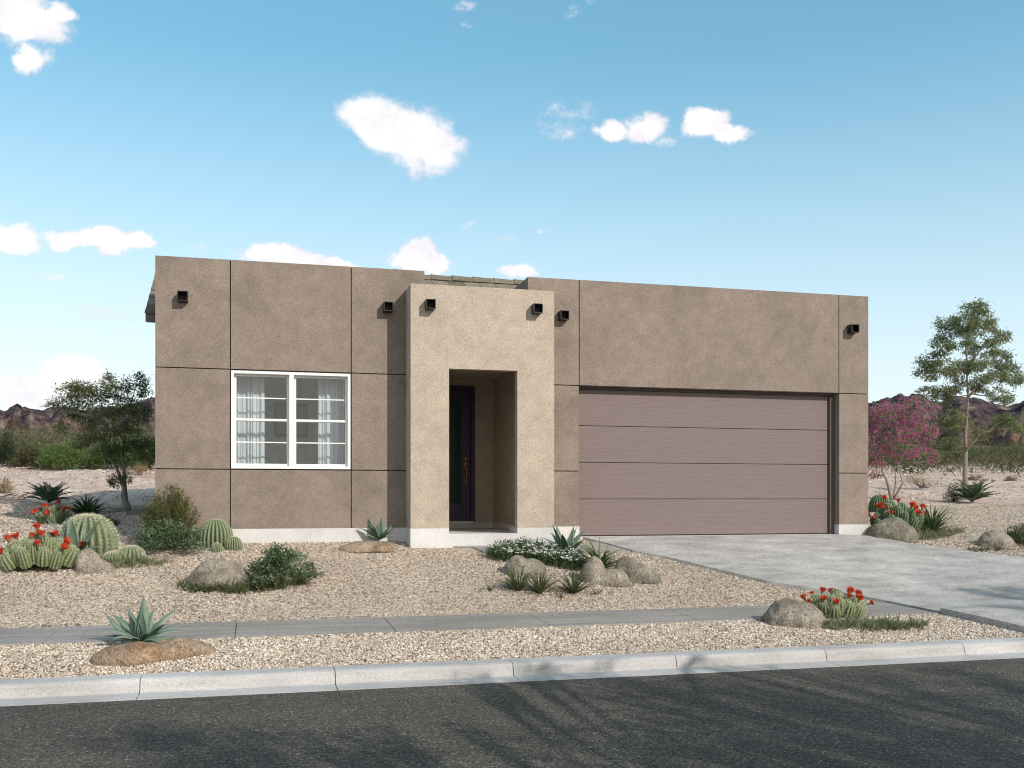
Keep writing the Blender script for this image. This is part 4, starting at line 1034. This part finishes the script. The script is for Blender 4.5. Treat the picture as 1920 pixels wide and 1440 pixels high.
# ---- rocks
from mathutils import noise as mnoise
def rock(label, basepx, wpx, hpx, m, seed, lobes=None, depthr=.75, group='landscape boulders', sink=.18, rough=.07, yaw=0, cat='rock'):
    """lobes: (dx,dz,rx,rz) as fractions of width/height; front foot of the rock at basepx"""
    f = G(*basepx); s = mpp(f); w, h = wpx*s, hpx*s; dpt = w*depthr
    lobes = lobes or [(0, .0, .5, 1.0)]
    # foot centre sits behind the visible front foot
    view = Vector((f.x, f.y, 0)).normalized(); side = Vector((view.y, -view.x, 0))
    fy = min(dpt*.5, h*1.1); c = Vector((f.x+view.x*fy, f.y+view.y*fy, 0)); c.z = float(P(c.y))
    bm = bmesh.new(); bmesh.ops.create_icosphere(bm, subdivisions=6, radius=1)
    rs = random.Random(seed); off = Vector((rs.uniform(0, 50), rs.uniform(0, 50), rs.uniform(0, 50)))
    # shrink lobes in a star-shaped union
    for v in bm.verts:
        d = v.co.normalized(); best = 0
        for i, (lx, lz, rx, rz) in enumerate(lobes):
            # ray from origin vs ellipsoid centred (lx*w, 0, lz*h)
            ax, ay, az_ = rx*w, (dpt*.5*(rx/.5)**.5), rz*h
            dx, dy, dz = d.x/ax, d.y/ay, d.z/az_; ox, oz = -lx*w/ax, -lz*h/az_
            A_ = dx*dx+dy*dy+dz*dz; B_ = ox*dx+oz*dz; C_ = ox*ox+oz*oz-1
            if C_ > 0: C_ = -.02
            t = (-B_+math.sqrt(max(B_*B_-A_*C_, 0)))/A_; best += t**5
        best = best**(1/5)*(.94 if len(lobes) > 1 else 1); p = d*best; q = p/max(w, .2)
        k = 1+rough*1.6*(mnoise.fractal(q*2.2+off, 1, 2, 3))+rough*.45*mnoise.fractal(q*7+off, 1, 2, 4)
        p = p*k; p.z = p.z if p.z > 0 else p.z*.5
        v.co = p
    rot = Matrix(((side.x, view.x, 0), (side.y, view.y, 0), (0, 0, 1)))
    for v in bm.verts: v.co = rot@v.co
    slope = float(P(c.y+.2)-P(c.y-.2))/.4
    for fc in bm.faces: fc.smooth = True
    me = bpy.data.meshes.new('boulder'); bm.to_mesh(me); bm.free(); me.materials.append(m)
    o = bpy.data.objects.new('boulder', me); c.z = min(c.z, f.z+ .5*(c.z-f.z)); o.location = c; link(o); tag(o, label, cat, group)
    return o
ro = rock
rock('long low rusty brown boulder in front of the agave nearest the kerb', (240,1248), 150, 36, M['rock_rust'], 1, depthr=.55, lobes=[(0,0,.5,.95),(.18,0,.34,1.0)])
rock('flat rusty boulder lying to the right of the agave nearest the kerb', (342,1235), 128, 34, M['rock_rust'], 2, depthr=.55, lobes=[(0,0,.5,.8),(-.12,0,.36,1)])
rock('tan boulder sloping to the right beside the red flowering cactus', (178,1077), 78, 46, M['rock'], 3, lobes=[(-.16,0,.34,1),(.08,0,.44,.5)])
rock('large rounded tan boulder left of the small leafy shrub', (412,1106), 116, 54, M['rock'], 4, lobes=[(-.08,0,.43,1),(.15,0,.36,.72)])
rock('low brown boulder under the agave against the white plinth', (690,1035), 116, 18, M['rock_rust'], 5, depthr=.5, lobes=[(0,0,.5,1)])
rock('double humped tan boulder behind the spiky grass tufts', (985,1088), 88, 42, M['rock'], 6, lobes=[(-.2,0,.3,1),(.12,0,.4,.86)])
rock('saddle shaped tan boulder nearest the middle of the gravel bed', (1138,1101), 96, 50, M['rock'], 7, lobes=[(-.27,0,.24,1),(-.08,0,.34,.55),(.2,0,.31,.66)], depthr=.6)
rock('olive grey boulder sloping down to the right beside the driveway edge', (1195,1095), 92, 48, M['rock_grey'], 8, lobes=[(-.22,0,.28,1),(-.02,0,.36,.8),(.16,0,.34,.4)], depthr=.6)
rock('grey brown boulder at the garage corner below red cactus flowers', (1668,1016), 92, 40, M['rock_grey'], 9, lobes=[(0,0,.5,1),(.1,0,.4,.95)])
rock('boulder alone beside the leafy shrub at the right edge of the photo', (1868,1030), 72, 34, M['rock'], 10, lobes=[(-.12,0,.38,1),(.1,0,.4,.7)])
rock('pale tan boulder beside the sidewalk in front of red cactus flowers', (1486,1179), 124, 50, M['rock'], 11, lobes=[(-.06,0,.44,1),(.14,0,.36,.8)])
rock('flat shaded boulder at the foot of the small dark green tree', (222,961), 42, 9, M['rock_grey'], 12, depthr=.6)
rock('shaded boulder half hidden behind the house corner shrub', (268,967), 60, 13, M['rock_grey'], 13, depthr=.6)

# ---- agaves
def gz(px, py, dz=0): p = G(px, py); p.z += dz; return p
A1 = gz(266, 1214, .07)
sp1 = []
for (az, el, ln, bd) in [(165,52,.58,1.0),(150,72,.50,.9),(95,86,.58,.1),(118,60,.42,.6),(60,74,.46,.5),(25,56,.66,1.1),(8,30,.54,1.2),(178,34,.60,-.25),(188,20,.52,1.1),(205,38,.50,1.3),(228,30,.40,1.4),(250,66,.40,.25),(272,62,.36,.1),(292,66,.44,.2),(305,40,.30,.9),(335,46,.50,1.0),(350,16,.52,1.0),(75,45,.40,.9),(140,40,.46,1.0),(40,34,.50,1.1),(318,20,.40,1.2),(262,30,.30,1.0)]:
    sp1.append((R(az-14), el, ln*.80, bd))
agave('large blue green agave on a brown boulder beside the sidewalk near the kerb', A1, .48, 1, spec=sp1)
agave('blue green agave on a low boulder beside the sand coloured entry block', gz(710,1019,.07), .38, 2, n=15)
agave('blue green agave behind the white flowers beside the garage corner', gz(1062,1040,.04), .47, 4, n=16)
agave('blue green agave between the red flowering cactus and the big barrel cactus', gz(140,1052,.10), .56, 6, n=15)

# ---- barrels
def brl(label, px, py, wpx, hpx, ribs, seed, bk=.35, **k):
    c = G(px, py); s = mpp(c); c = c+Vector((c.x, c.y, 0)).normalized()*(wpx*s*bk); c.z = float(P(c.y))-.02
    return barrel(label, c, wpx*s, hpx*s*1.02, ribs, seed, **k)
brl('big pale spiny barrel cactus behind the agave at far left', 165,1048, 110, 74, 22, 1, spl=.055, per=15, spw=.0026)
brl('round ribbed barrel cactus against the wall right of the tall shrub', 404,1022, 66, 50, 24, 2, spl=.018, per=5, bk=.0)
brl('tiny barrel cactus, smallest of the three by the plinth', 407,1034, 24, 18, 16, 3, spl=.012, per=4, bk=.1)
brl('small barrel cactus between the round one and the white plinth', 438,1030, 34, 25, 20, 4, spl=.012, per=4, bk=.1)
brl('dark green barrel cactus behind the boulder at the garage corner', 1650,961, 42, 34, 24, 5, spl=.016, per=4, m='cactus_dark')
brl('small pale spiny mound cactus behind the ground cover at left', 246,1053, 50, 26, 18, 6, spl=.035, per=8, spw=.002)
brl('smallest pale spiny cactus between the tan boulder and ground cover', 210,1054, 32, 18, 16, 7, spl=.03, per=8, spw=.002)

# ---- hedgehog clusters
def hg(label, px, py, wpx, hpx, seed, **k):
    c = G(px, py); s = mpp(c); c = c+Vector((c.x, c.y, 0)).normalized()*(wpx*s*.30); c.z = float(P(c.y))-.01
    return hedgehog(label, c, wpx*s, hpx*s, seed, **k)
hg('large clump of green hedgehog cactus with red flowers at the left edge', 78,1076, 138, 62, 1, n=34, nf=16, fs=.105)
hg('shaded hedgehog cactus with dark red flowers beneath the sago palm', 104,984, 58, 36, 2, n=18, nf=13, fs=.085, dark=True)
hg('hedgehog cactus with red flowers behind the boulder at the garage corner', 1684,1003, 96, 58, 3, n=26, nf=16, fs=.105, dark=True)
hg('hedgehog cactus with red flowers behind the boulder beside the sidewalk', 1562,1160, 124, 46, 4, n=32, nf=17, fs=.085)

# ---- palms
def cyc(label, px, py, size, seed, n): return cycad(label, G(px, py), size, seed, n)
cyc('grey green sago palm behind the shaded gravel at far left', 92,946, .62, 1, 20)
cyc('dark green sago palm at the foot of the tall tree', 1822,944, .82, 2, 22)

# ---- strappy plants
strap_plant('strap_plant', 'dark green strap leaved plant in the shade below the small tree', 'plant', G(163,972), .95, .62, M['strap_dark'], 1, n=90, wd=.042, group='strap leaved plants')
strap_plant('strap_plant', 'bright green strap leaved plant with pale spikes between white flowers and boulders', 'plant', G(1122,1068), 1.0, .48, M['strap'], 2, n=130, wd=.024, group='strap leaved plants')
strap_plant('strap_plant', 'arching pale green strap leaved plant right of the garage corner boulder', 'plant', G(1747,1000), 1.05, .68, M['strap'], 3, n=150, wd=.026, group='strap leaved plants')

# ---- shrubs
c = G(318,1024); s = mpp(c)
spray_shrub('upright_shrub', 'tall yellow green upright shrub at the left corner of the house', 'shrub', c, 112*s, 116*s, M['leaf_yellow'], 1, n=150)
shrubpx('shrub', 'low pale leaved shrub in front of the tall yellow green one', 'shrub', 322,1031, 124, 64, M['leaf_pale'], 2, n=6500, leaf=(.036,.020), sub=46, sg=.13)
shrubpx('shrub', 'bushy dark green leafy shrub right of the large tan boulder', 'shrub', 530,1096, 138, 84, M['leaf_pale'], 3, n=4600, leaf=(.042,.024), sub=44, sg=.095)
shrubpx('shrub', 'leafy shrub cut off by the right edge of the photo', 'shrub', 1915,1020, 80, 36, M['leaf_shrub'], 4, n=2600, leaf=(.036,.020), sub=26)
shrubpx('shrub', 'small olive bush left of the sago palm under the tall tree', 'shrub', 1788,941, 44, 34, M['scrub_dark'], 6, n=1800, leaf=(.04,.016))
# white flower bed
def flower_bed():
    r = np.random.default_rng(12); px = [(912,1040),(930,1028),(985,1024),(1040,1030),(1085,1044),(1098,1058),(1080,1066),(1030,1058),(985,1050),(935,1050)]
    W = [g2(a, b+6) for a, b in px]; xs_, ys_ = [p[0] for p in W], [p[1] for p in W]
    x = r.uniform(min(xs_), max(xs_), 9000); y = r.uniform(min(ys_), max(ys_), 9000); k = inpoly(x, y, W); x, y = x[k][:2600], y[k][:2600]
    o = empty('flower_bed', Vector((sum(xs_)/len(xs_), sum(ys_)/len(ys_), float(P(sum(ys_)/len(ys_))))), 'mat of small white flowers and dark leaves in front of the entry walk', 'flowers')
    hump = .13+.05*fbm(np.stack([x*4, y*4, 0*x], 1), 2, 2)
    z = terrain_z(x, y)+hump*r.uniform(.1, 1, len(x)); Pn = np.stack([x, y, z], 1)
    Pl = np.repeat(Pn, 4, 0)+r.normal(0, .02, (len(Pn)*4, 3)); leaves('foliage', Pl, rdir(len(Pl), r, .6), .046, .015, M['leaf_shrub'], o, r)
    n = 230; i = r.choice(len(x), n, replace=False); C = np.stack([x[i], y[i], terrain_z(x[i], y[i])+hump[i]*r.uniform(.75, 1.15, n)+.02], 1)
    a = np.tile(np.arange(5)*2*math.pi/5, n)+np.repeat(r.uniform(0, 6, n), 5); tilt = np.repeat(r.normal(0, .35, (n,2)), 5, 0)
    d = np.stack([np.cos(a), np.sin(a), .25+tilt[:,0]*np.cos(a)+tilt[:,1]*np.sin(a)], 1)
    leaves('blossoms', np.repeat(C, 5, 0), d, .036, .021, M['whiteflower'], o, r)
flower_bed()

# ---- ground covers
ground_cover('ground_cover', 'dark tufted ground cover around the foot of the large tan boulder', [(320,1100),(345,1094),(470,1098),(560,1090),(575,1100),(500,1112),(440,1116),(370,1113)], .15, M['grass'], 1, 900)
ground_cover('ground_cover', 'pale tufted ground cover right of the tan boulder at left', [(196,1058),(215,1050),(270,1052),(318,1052),(305,1060),(240,1066),(212,1068)], .14, M['grass_pale'], 2, 800)
ground_cover('ground_cover', 'pale tufted ground cover at the foot of the boulder beside the sidewalk', [(1500,1176),(1560,1168),(1640,1168),(1738,1172),(1730,1180),(1640,1184),(1560,1182)], .14, M['grass_pale'], 3, 900)
ground_cover('ground_cover', 'thin tufts right of the garage corner boulder', [(1640,1010),(1700,1005),(1790,996),(1812,998),(1770,1010),(1700,1016)], .16, M['grass_pale'], 4, 420)
ground_cover('ground_cover', 'dark tufts at the foot of the boulder near the right edge', [(1815,1032),(1840,1030),(1880,1028),(1870,1035),(1830,1037)], .10, M['grass'], 5, 500)
ground_cover('ground_cover', 'dark leafy cover in the shade right of the strap leaved plant', [(120,985),(160,975),(200,978),(222,984),(200,990),(130,992)], .13, M['strap_dark'], 6, 500)
for i, (px, py, h, lab) in enumerate([(972,1108,.30,'dark spiky grass tuft in front of the double humped boulder, furthest left of the row'),(1012,1112,.27,'spiky grass tuft second from the left before the double humped boulder'),(1075,1112,.28,'spiky grass tuft left of the saddle shaped boulder'),(920,1108,.10,'tiny grass sprig alone on the gravel left of the spiky tufts'),(1121,1114,.12,'small grass sprig before the saddle shaped boulder'),(1050,1122,.10,'tiny dark sprig on the gravel in front of the spiky tufts')]):
    strap_plant('grass_tuft', lab, 'grass tuft', G(px, py), h*2.0, h*1.25, M['grass'] if i != 1 else M['grass'], 20+i, n=120 if h > .2 else 14, wd=.014, group='spiky grass tufts', curve=.35)

# ---- far scrub band
scr = [(18,878,64,66,'scrub_dark','round dark green desert bush at the far left edge'),(58,880,74,50,'scrub_b','olive desert bush second from the left edge beyond the stones'),
 (112,882,86,64,'scrub_c','bright green desert bush left of the small tree'),(160,880,64,44,'scrub_a','mid green bush partly behind the small tree crown'),(205,880,80,52,'scrub_c','bright bush directly behind the small tree trunk'),
 (252,882,54,92,'scrub_a','taller green bush between the small tree and the house'),(278,880,48,78,'scrub_dark','dark bush touching the left edge of the house'),
 (1640,872,60,56,'scrub_dark','dark bush behind the magenta tree beside the garage wall'),(1700,872,80,50,'scrub_a','green bush behind the middle of the magenta tree'),(1762,872,70,54,'scrub_dark','dark bush between the magenta tree and the tall tree'),
 (1822,866,84,42,'scrub_c','yellow green bush right of the tall tree trunk'),(1872,864,70,40,'scrub_b','olive bush far right between two greener ones'),(1912,868,72,52,'scrub_c','bright green bush at the right edge of the photo')]
for i, (px, py, w, h, m_, lab) in enumerate(scr):
    shrubpx('desert_bush', lab, 'bush', px, py, w, h, M[m_], 40+i, n=3600, leaf=(.16,.035), sub=34, sg=.15, group='desert bushes beyond the stony flat', stems=12, up=1)
for i, (px, py, w, h, lab) in enumerate([(42,874,40,20,'straw coloured dry bush at the foot of the dark round bush'),(165,876,34,15,'dry yellow tuft under the small tree crown'),(262,893,46,26,'dry brown brush between the small tree and the house'),(1732,915,80,34,'sprawling dry brown bush between the magenta tree and tall tree'),(1782,884,50,18,'dry golden tuft left of the tall tree trunk'),(1862,868,60,18,'dry golden brush in front of the olive far bush'),(1895,905,26,11,'little dry tuft on the flat near the right edge'),(1828,901,30,12,'little dry tuft just right of the tall tree trunk'),(4,925,40,34,'dry brush cut by the left edge above the dead branches')]):
    shrubpx('dry_bush', lab, 'bush', px, py, w, h, M['dry'], 60+i, n=1300, leaf=(.09,.010) if py > 880 else (.14,.02), sub=24, sg=.15, group='dry bushes', stems=20, up=1)
# continuous far scrub
def far_scrub():
    r = np.random.default_rng(33); C, S = [], []
    for k in range(900):
        az = r.uniform(R(-24), R(50)); rr = 64*(330/64)**r.random(); C.append((rr*math.sin(az), rr*math.cos(az))); S.append(r.uniform(.5, 1.15)*(1+rr/200))
    C = np.array(C); S = np.array(S); n = 90; w = np.repeat(np.arange(len(C)), n); d = r.normal(size=(len(w),3)); d /= np.linalg.norm(d, axis=1)[:,None]
    d *= (r.uniform(0, 1, len(w))**.33)[:,None]; P_ = np.stack([C[w,0], C[w,1], terrain_z(C[w,0], C[w,1])+S[w]*.5], 1)+d*np.stack([S[w]*1.7, S[w]*1.7, S[w]*.75], 1)
    o = leaves('far_scrub', P_, rdir(len(w), r, .8), .34, .09, M['scrub_b'], None, r, attr=np.clip(r.normal(.4, .2, len(w))+(r.random(len(C))[w]-.5)*.5, 0, 1))
    tag(o, 'band of low olive scrub across the foot of the mountains', 'scrub', kind='stuff')
far_scrub()
# dead branches at far left
def dead():
    r = random.Random(8); mb = MB()
    for k in range(26):
        a = G(r.uniform(-30, 40), r.uniform(936, 948)); b = a+Vector((r.uniform(-.1, .9), r.uniform(-.2, .2), r.uniform(0, .08))); m_ = a.lerp(b, .5)+Vector((0, 0, r.uniform(.05, .38)))
        mb.tube(bezier(a, m_, b, 6), [.008,.012,.011,.009,.007,.005,.003], 5)
    o = mb.build('dead_branches', M['bark'], None); tag(o, 'tangle of bare dead branches on the desert floor at far left', 'branches')
dead()

# ------------------------------------------------------------------ trees across the street (behind the camera) that throw the road shadows
SUN = Vector((.60, -1.0, .69)).normalized()
def across(name, label, base, h, targets, seed, rr=(.9,.9,.5)):
    """crown clumps given as (x,y on the road, height of clump, radius)"""
    r = np.random.default_rng(seed); o = empty(name, base, label, 'tree', 'trees across the street'); mb = MB(); top = base+Vector((0,0,h*.55))
    trunk = [base, base+Vector((.1,.05,h*.25)), top]; mb.tube(trunk, [.16,.13,.09], 9); C, DD = [], []
    for (x, y, z, rad, dens) in targets:
        t = z/SUN.z; c = Vector((x+SUN.x*t, y+SUN.y*t, z)); fork = base.lerp(top, r.uniform(.55, 1)); m_ = fork.lerp(c, .5)+Vector((0,0,.3)); br = bezier(fork, m_, c, 6); mb.tube(br, [.045,.036,.028,.022,.016,.012,.008], 6)
        cen = rdir(20, r)*(r.uniform(.3, 1, 20)**.5)[:,None]*np.array([rad, rad, rad*.5])+np.array(c)
        for q in cen: mb.tube(bezier(br[4], br[5].lerp(Vector(q), .4), Vector(q), 3), [.012,.010,.007,.004], 4)
        n = int(dens*rad*rad); w = r.integers(0, 20, n); P_ = cen[w]+r.normal(size=(n,3))*np.array([rad*.15, rad*.15, rad*.08]); C.append(P_); DD.append(r.normal(size=(n,3)))
    mb.build('trunk', M['bark'], o); C = np.concatenate(C); DD = np.concatenate(DD)
    leaves('crown', C, DD, .085, .032, M['leaf_tree'], o, r)
rx_ = random.Random(2)
tg = []
for (px, py, rad) in [(1020,1290,.35),(1100,1275,.35),(1180,1300,.4),(1250,1330,.5),(1330,1300,.45),(1420,1310,.5),(1500,1340,.55),(1400,1370,.5),(1280,1390,.45),(1150,1400,.4),(1050,1420,.4),(1350,1430,.5),(1560,1400,.6),(1650,1360,.6),(1750,1330,.6),(1700,1420,.6),(1850,1390,.7),(1880,1300,.6),(1600,1280,.4),(1780,1270,.4),(1500,1420,.5),(1250,1430,.45),(1450,1270,.3),(1340,1265,.25),(1200,1365,.35),(1900,1340,.6),(1810,1425,.6)]:
    p = G(px, py); tg.append((p.x, p.y, rx_.uniform(4.0, 5.6), rad*1.0, 1100))
across('street_tree', 'spreading tree across the street whose shadow covers the road at right', Vector((8.5,-3.2,.1)), 6.0, tg, 1)
tg = []
for (px, py, rad) in [(230,1405,.4),(330,1390,.4),(420,1400,.35),(380,1425,.4),(500,1430,.3),(650,1420,.3),(740,1440,.35),(880,1290,.22),(930,1300,.22),(860,1385,.22),(975,1272,.13),(1012,1268,.10),(1278,1250,.10),(700,1395,.25),(560,1400,.25)]:
    p = G(px, py); tg.append((p.x, p.y, rx_.uniform(3.8, 4.8), rad*1.0, 1100))
across('street_tree', 'slender tree across the street whose shadow reaches the bottom left of the road', Vector((4.6,-2.6,.1)), 5.2, tg, 2)
tg = []
for (px, py, rad) in [(1760,1100,.28),(1830,1110,.35),(1890,1125,.4),(1900,1095,.3),(1850,1140,.25),(1940,1110,.5),(1960,1060,.4),(1800,1090,.25),(1870,1105,.35),(1720,1090,.15),(1910,1145,.35),(1790,1135,.2),(2000,1150,.5)]:
    p = G(px, py); tg.append((p.x, p.y, 5.0+rx_.uniform(-.8, .8), rad*1.15, 1500))
across('street_tree', 'tree across the street whose shadow falls on the right side of the driveway', Vector((17.5,-1.0,.1)), 7.0, tg, 3)

# ------------------------------------------------------------------ sky, sun, camera
w = bpy.data.worlds.new('World'); sc.world = w; w.use_nodes = True; nt = w.node_tree
bg = nt.nodes['Background']
sky = N(nt, 'ShaderNodeTexSky', sky_type='NISHITA'); sky.sun_disc = False
sel = math.asin(SUN.z); sky.sun_elevation = sel; sky.sun_rotation = math.atan2(SUN.x, SUN.y)
sky.air_density = 1.0; sky.dust_density = 1.2; sky.ozone_density = 1.5; sky.altitude = 400
SKY = .15
tc = N(nt, 'ShaderNodeTexCoord').outputs['Generated']
sx = N(nt, 'ShaderNodeSeparateXYZ'); L(nt, tc, sx.inputs[0])
azn = math_(nt, 'ARCTAN2', sx.outputs[0], sx.outputs[1])
hyp = math_(nt, 'SQRT', math_(nt, 'ADD', math_(nt, 'MULTIPLY', sx.outputs[0], sx.outputs[0]), math_(nt, 'MULTIPLY', sx.outputs[1], sx.outputs[1])))
eln = math_(nt, 'DIVIDE', sx.outputs[2], hyp)
cv = N(nt, 'ShaderNodeCombineXYZ'); L(nt, azn, cv.inputs[0]); L(nt, eln, cv.inputs[1])
n1 = noise(nt, cv.outputs[0], 26, 7, .62); n2 = noise(nt, mapping(nt, cv.outputs[0], (1,1.3,1), (3,5,0)), 75, 5, .6)
wv = N(nt, 'ShaderNodeVectorMath', operation='SUBTRACT'); L(nt, n1.outputs['Color'], wv.inputs[0]); wv.inputs[1].default_value = (.5,.5,.5)
wm = N(nt, 'ShaderNodeVectorMath', operation='SCALE'); L(nt, wv.outputs[0], wm.inputs[0]); wm.inputs[3].default_value = .035
wa = N(nt, 'ShaderNodeVectorMath', operation='ADD'); L(nt, cv.outputs[0], wa.inputs[0]); L(nt, wm.outputs[0], wa.inputs[1])
def azel(px, py):
    a = (px-CX)/FPX; az = YAW+math.atan(a); D = math.cos(az-YAW); return az, (HY-py)/FPX*D
def cl(px, py, rx, ry, rot=0): 
    az, el = azel(px, py); return az, el, rx/FPX, ry/FPX, rot
CL = [(755,250,120,62,-24,1),(700,225,75,45,-10,1),(800,265,85,58,-28,1),(1150,242,38,26,-10,.9),(1205,240,48,32,12,.95),(1250,262,30,14,0,.6),(1318,225,48,34,0,.95),(1360,245,58,20,-10,.9),(1060,215,70,22,8,.32),(1065,245,50,18,0,.22),
 (30,32,88,46,0,1.05),(110,28,40,26,25,.85),(58,110,42,32,45,.72),(875,12,24,12,20,.4),(885,42,18,12,0,.35),(1090,15,34,14,30,.35),
 (25,450,54,32,0,.95),(120,450,44,22,0,.9),(195,452,86,24,0,.95),(268,455,34,22,0,.9),(75,515,60,14,0,.55),(545,486,110,24,-5,.95),(640,492,60,14,-6,.7),(780,488,48,40,0,1),(820,500,34,26,0,.9),(730,500,60,16,0,.6),(940,452,24,18,20,.5),(970,510,44,18,-8,.9),(880,422,26,10,20,.35),(370,468,22,11,0,.4),(1020,432,14,7,0,.25),
 (140,700,70,52,0,.9),(60,730,120,40,0,.8),(250,620,90,18,5,.4),(230,585,120,22,8,.25),(-200,300,120,50,0,.9),(2200,350,130,50,0,.9),(2500,200,120,40,0,.8),(-500,180,140,50,0,.8)]
mask = None; weak = None
for (px, py, rx, ry, rot, st) in CL:
    az, el, a, b = cl(px, py, rx, ry)[:4]
    mp = N(nt, 'ShaderNodeMapping', vector_type='TEXTURE'); L(nt, wa.outputs[0], mp.inputs['Vector'])
    mp.inputs['Location'].default_value = (az, el, 0); mp.inputs['Rotation'].default_value = (0, 0, R(rot)); mp.inputs['Scale'].default_value = (a, b, 1)
    le = N(nt, 'ShaderNodeVectorMath', operation='LENGTH'); L(nt, mp.outputs[0], le.inputs[0])
    q = math_(nt, 'SUBTRACT', math_(nt, 'SUBTRACT', 1.0, le.outputs['Value']), (1-st)*.62)
    if st < .7:
        q = math_(nt, 'MULTIPLY', math_(nt, 'SUBTRACT', 1.0, le.outputs['Value']), .6+st); weak = q if weak is None else math_(nt, 'MAXIMUM', weak, q)
        continue
    mask = q if mask is None else math_(nt, 'MAXIMUM', mask, q)
n4 = noise(nt, mapping(nt, cv.outputs[0], (1,1.2,1), (7,2,0)), 38, 6, .6)
den = math_(nt, 'ADD', mask, math_(nt, 'MULTIPLY', math_(nt, 'SUBTRACT', n2.outputs['Fac'], .5), .20))
den = math_(nt, 'ADD', den, math_(nt, 'MULTIPLY', math_(nt, 'SUBTRACT', n4.outputs['Fac'], .5), .70))
dens = maprange(nt, den, -.08, .42); dens_n = nt.nodes[-1]; dens_n.interpolation_type = 'SMOOTHSTEP'
n5 = noise(nt, mapping(nt, cv.outputs[0], (1,1.5,1), (2,9,0)), 48, 7, .68)
dw = math_(nt, 'MULTIPLY', maprange(nt, weak, .0, .5), maprange(nt, n5.outputs['Fac'], .44, .70)); dens = math_(nt, 'MAXIMUM', dens, math_(nt, 'MULTIPLY', dw, .75))
# horizon veil
veil = maprange(nt, eln, .06, .46, 1, 0)
veil = math_(nt, 'POWER', veil, 1.55)
side = maprange(nt, azn, R(-25), R(45), 1.0, .78)
veil = math_(nt, 'MULTIPLY', veil, side)
tint = mix(nt, sky.outputs[0], (.97,1.25,1.12), 1.0, 'MULTIPLY')
skys = N(nt, 'ShaderNodeVectorMath', operation='SCALE'); L(nt, tint, skys.inputs[0]); skys.inputs[3].default_value = SKY
gm = N(nt, 'ShaderNodeGamma'); L(nt, skys.outputs[0], gm.inputs[0]); gm.inputs[1].default_value = .72
skg = mix(nt, gm.outputs[0], (.66,.91,.985), 1.0, 'MULTIPLY')
c1 = mix(nt, skg, (.93,.94,.96), veil)
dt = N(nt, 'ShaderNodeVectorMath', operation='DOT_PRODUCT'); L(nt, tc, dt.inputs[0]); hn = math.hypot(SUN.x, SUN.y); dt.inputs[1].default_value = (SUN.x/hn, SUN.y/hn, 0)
c1 = mix(nt, c1, (.92,.83,.74), maprange(nt, dt.outputs['Value'], -.12, .85, 0, .9))  # warm haze added to the unseen sun-side sky, warming shaded walls
shade = ramp(nt, [(.35, (.86,.84,.88)), (.6, (1.0,.985,.98))], n1.outputs['Fac'])
edge_ = ramp(nt, [(.25, (.84,.85,.91)), (.75, (1,1,1))], dens)
c2 = mix(nt, c1, mix(nt, shade.outputs[0], edge_.outputs[0], 1.0, 'MULTIPLY'), dens)
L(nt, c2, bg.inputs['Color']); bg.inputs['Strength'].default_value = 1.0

sl = bpy.data.lights.new('sun', 'SUN'); sl.energy = 3.4; sl.angle = R(.53); sl.color = (1.0,.93,.85)
so = bpy.data.objects.new('sun', sl); so.rotation_euler = SUN.to_track_quat('Z', 'Y').to_euler(); COL.objects.link(so)
cam = bpy.data.cameras.new('camera'); cam.lens = 36*FPX/1920; cam.sensor_width = 36; cam.shift_y = (HY-720)/1920; cam.clip_end = 6000; cam.clip_start = .1
co = bpy.data.objects.new('camera', cam); co.location = (0,0,E); co.rotation_euler = (R(90), 0, -YAW); COL.objects.link(co); sc.camera = co
sc.view_settings.view_transform = 'Standard'; sc.view_settings.look = 'None'; sc.view_settings.exposure = .12; sc.view_settings.gamma = 1
sc.cycles.filter_width = 1.05; sc.cycles.diffuse_bounces = 7; sc.cycles.max_bounces = 10; sc.cycles.transparent_max_bounces = 16
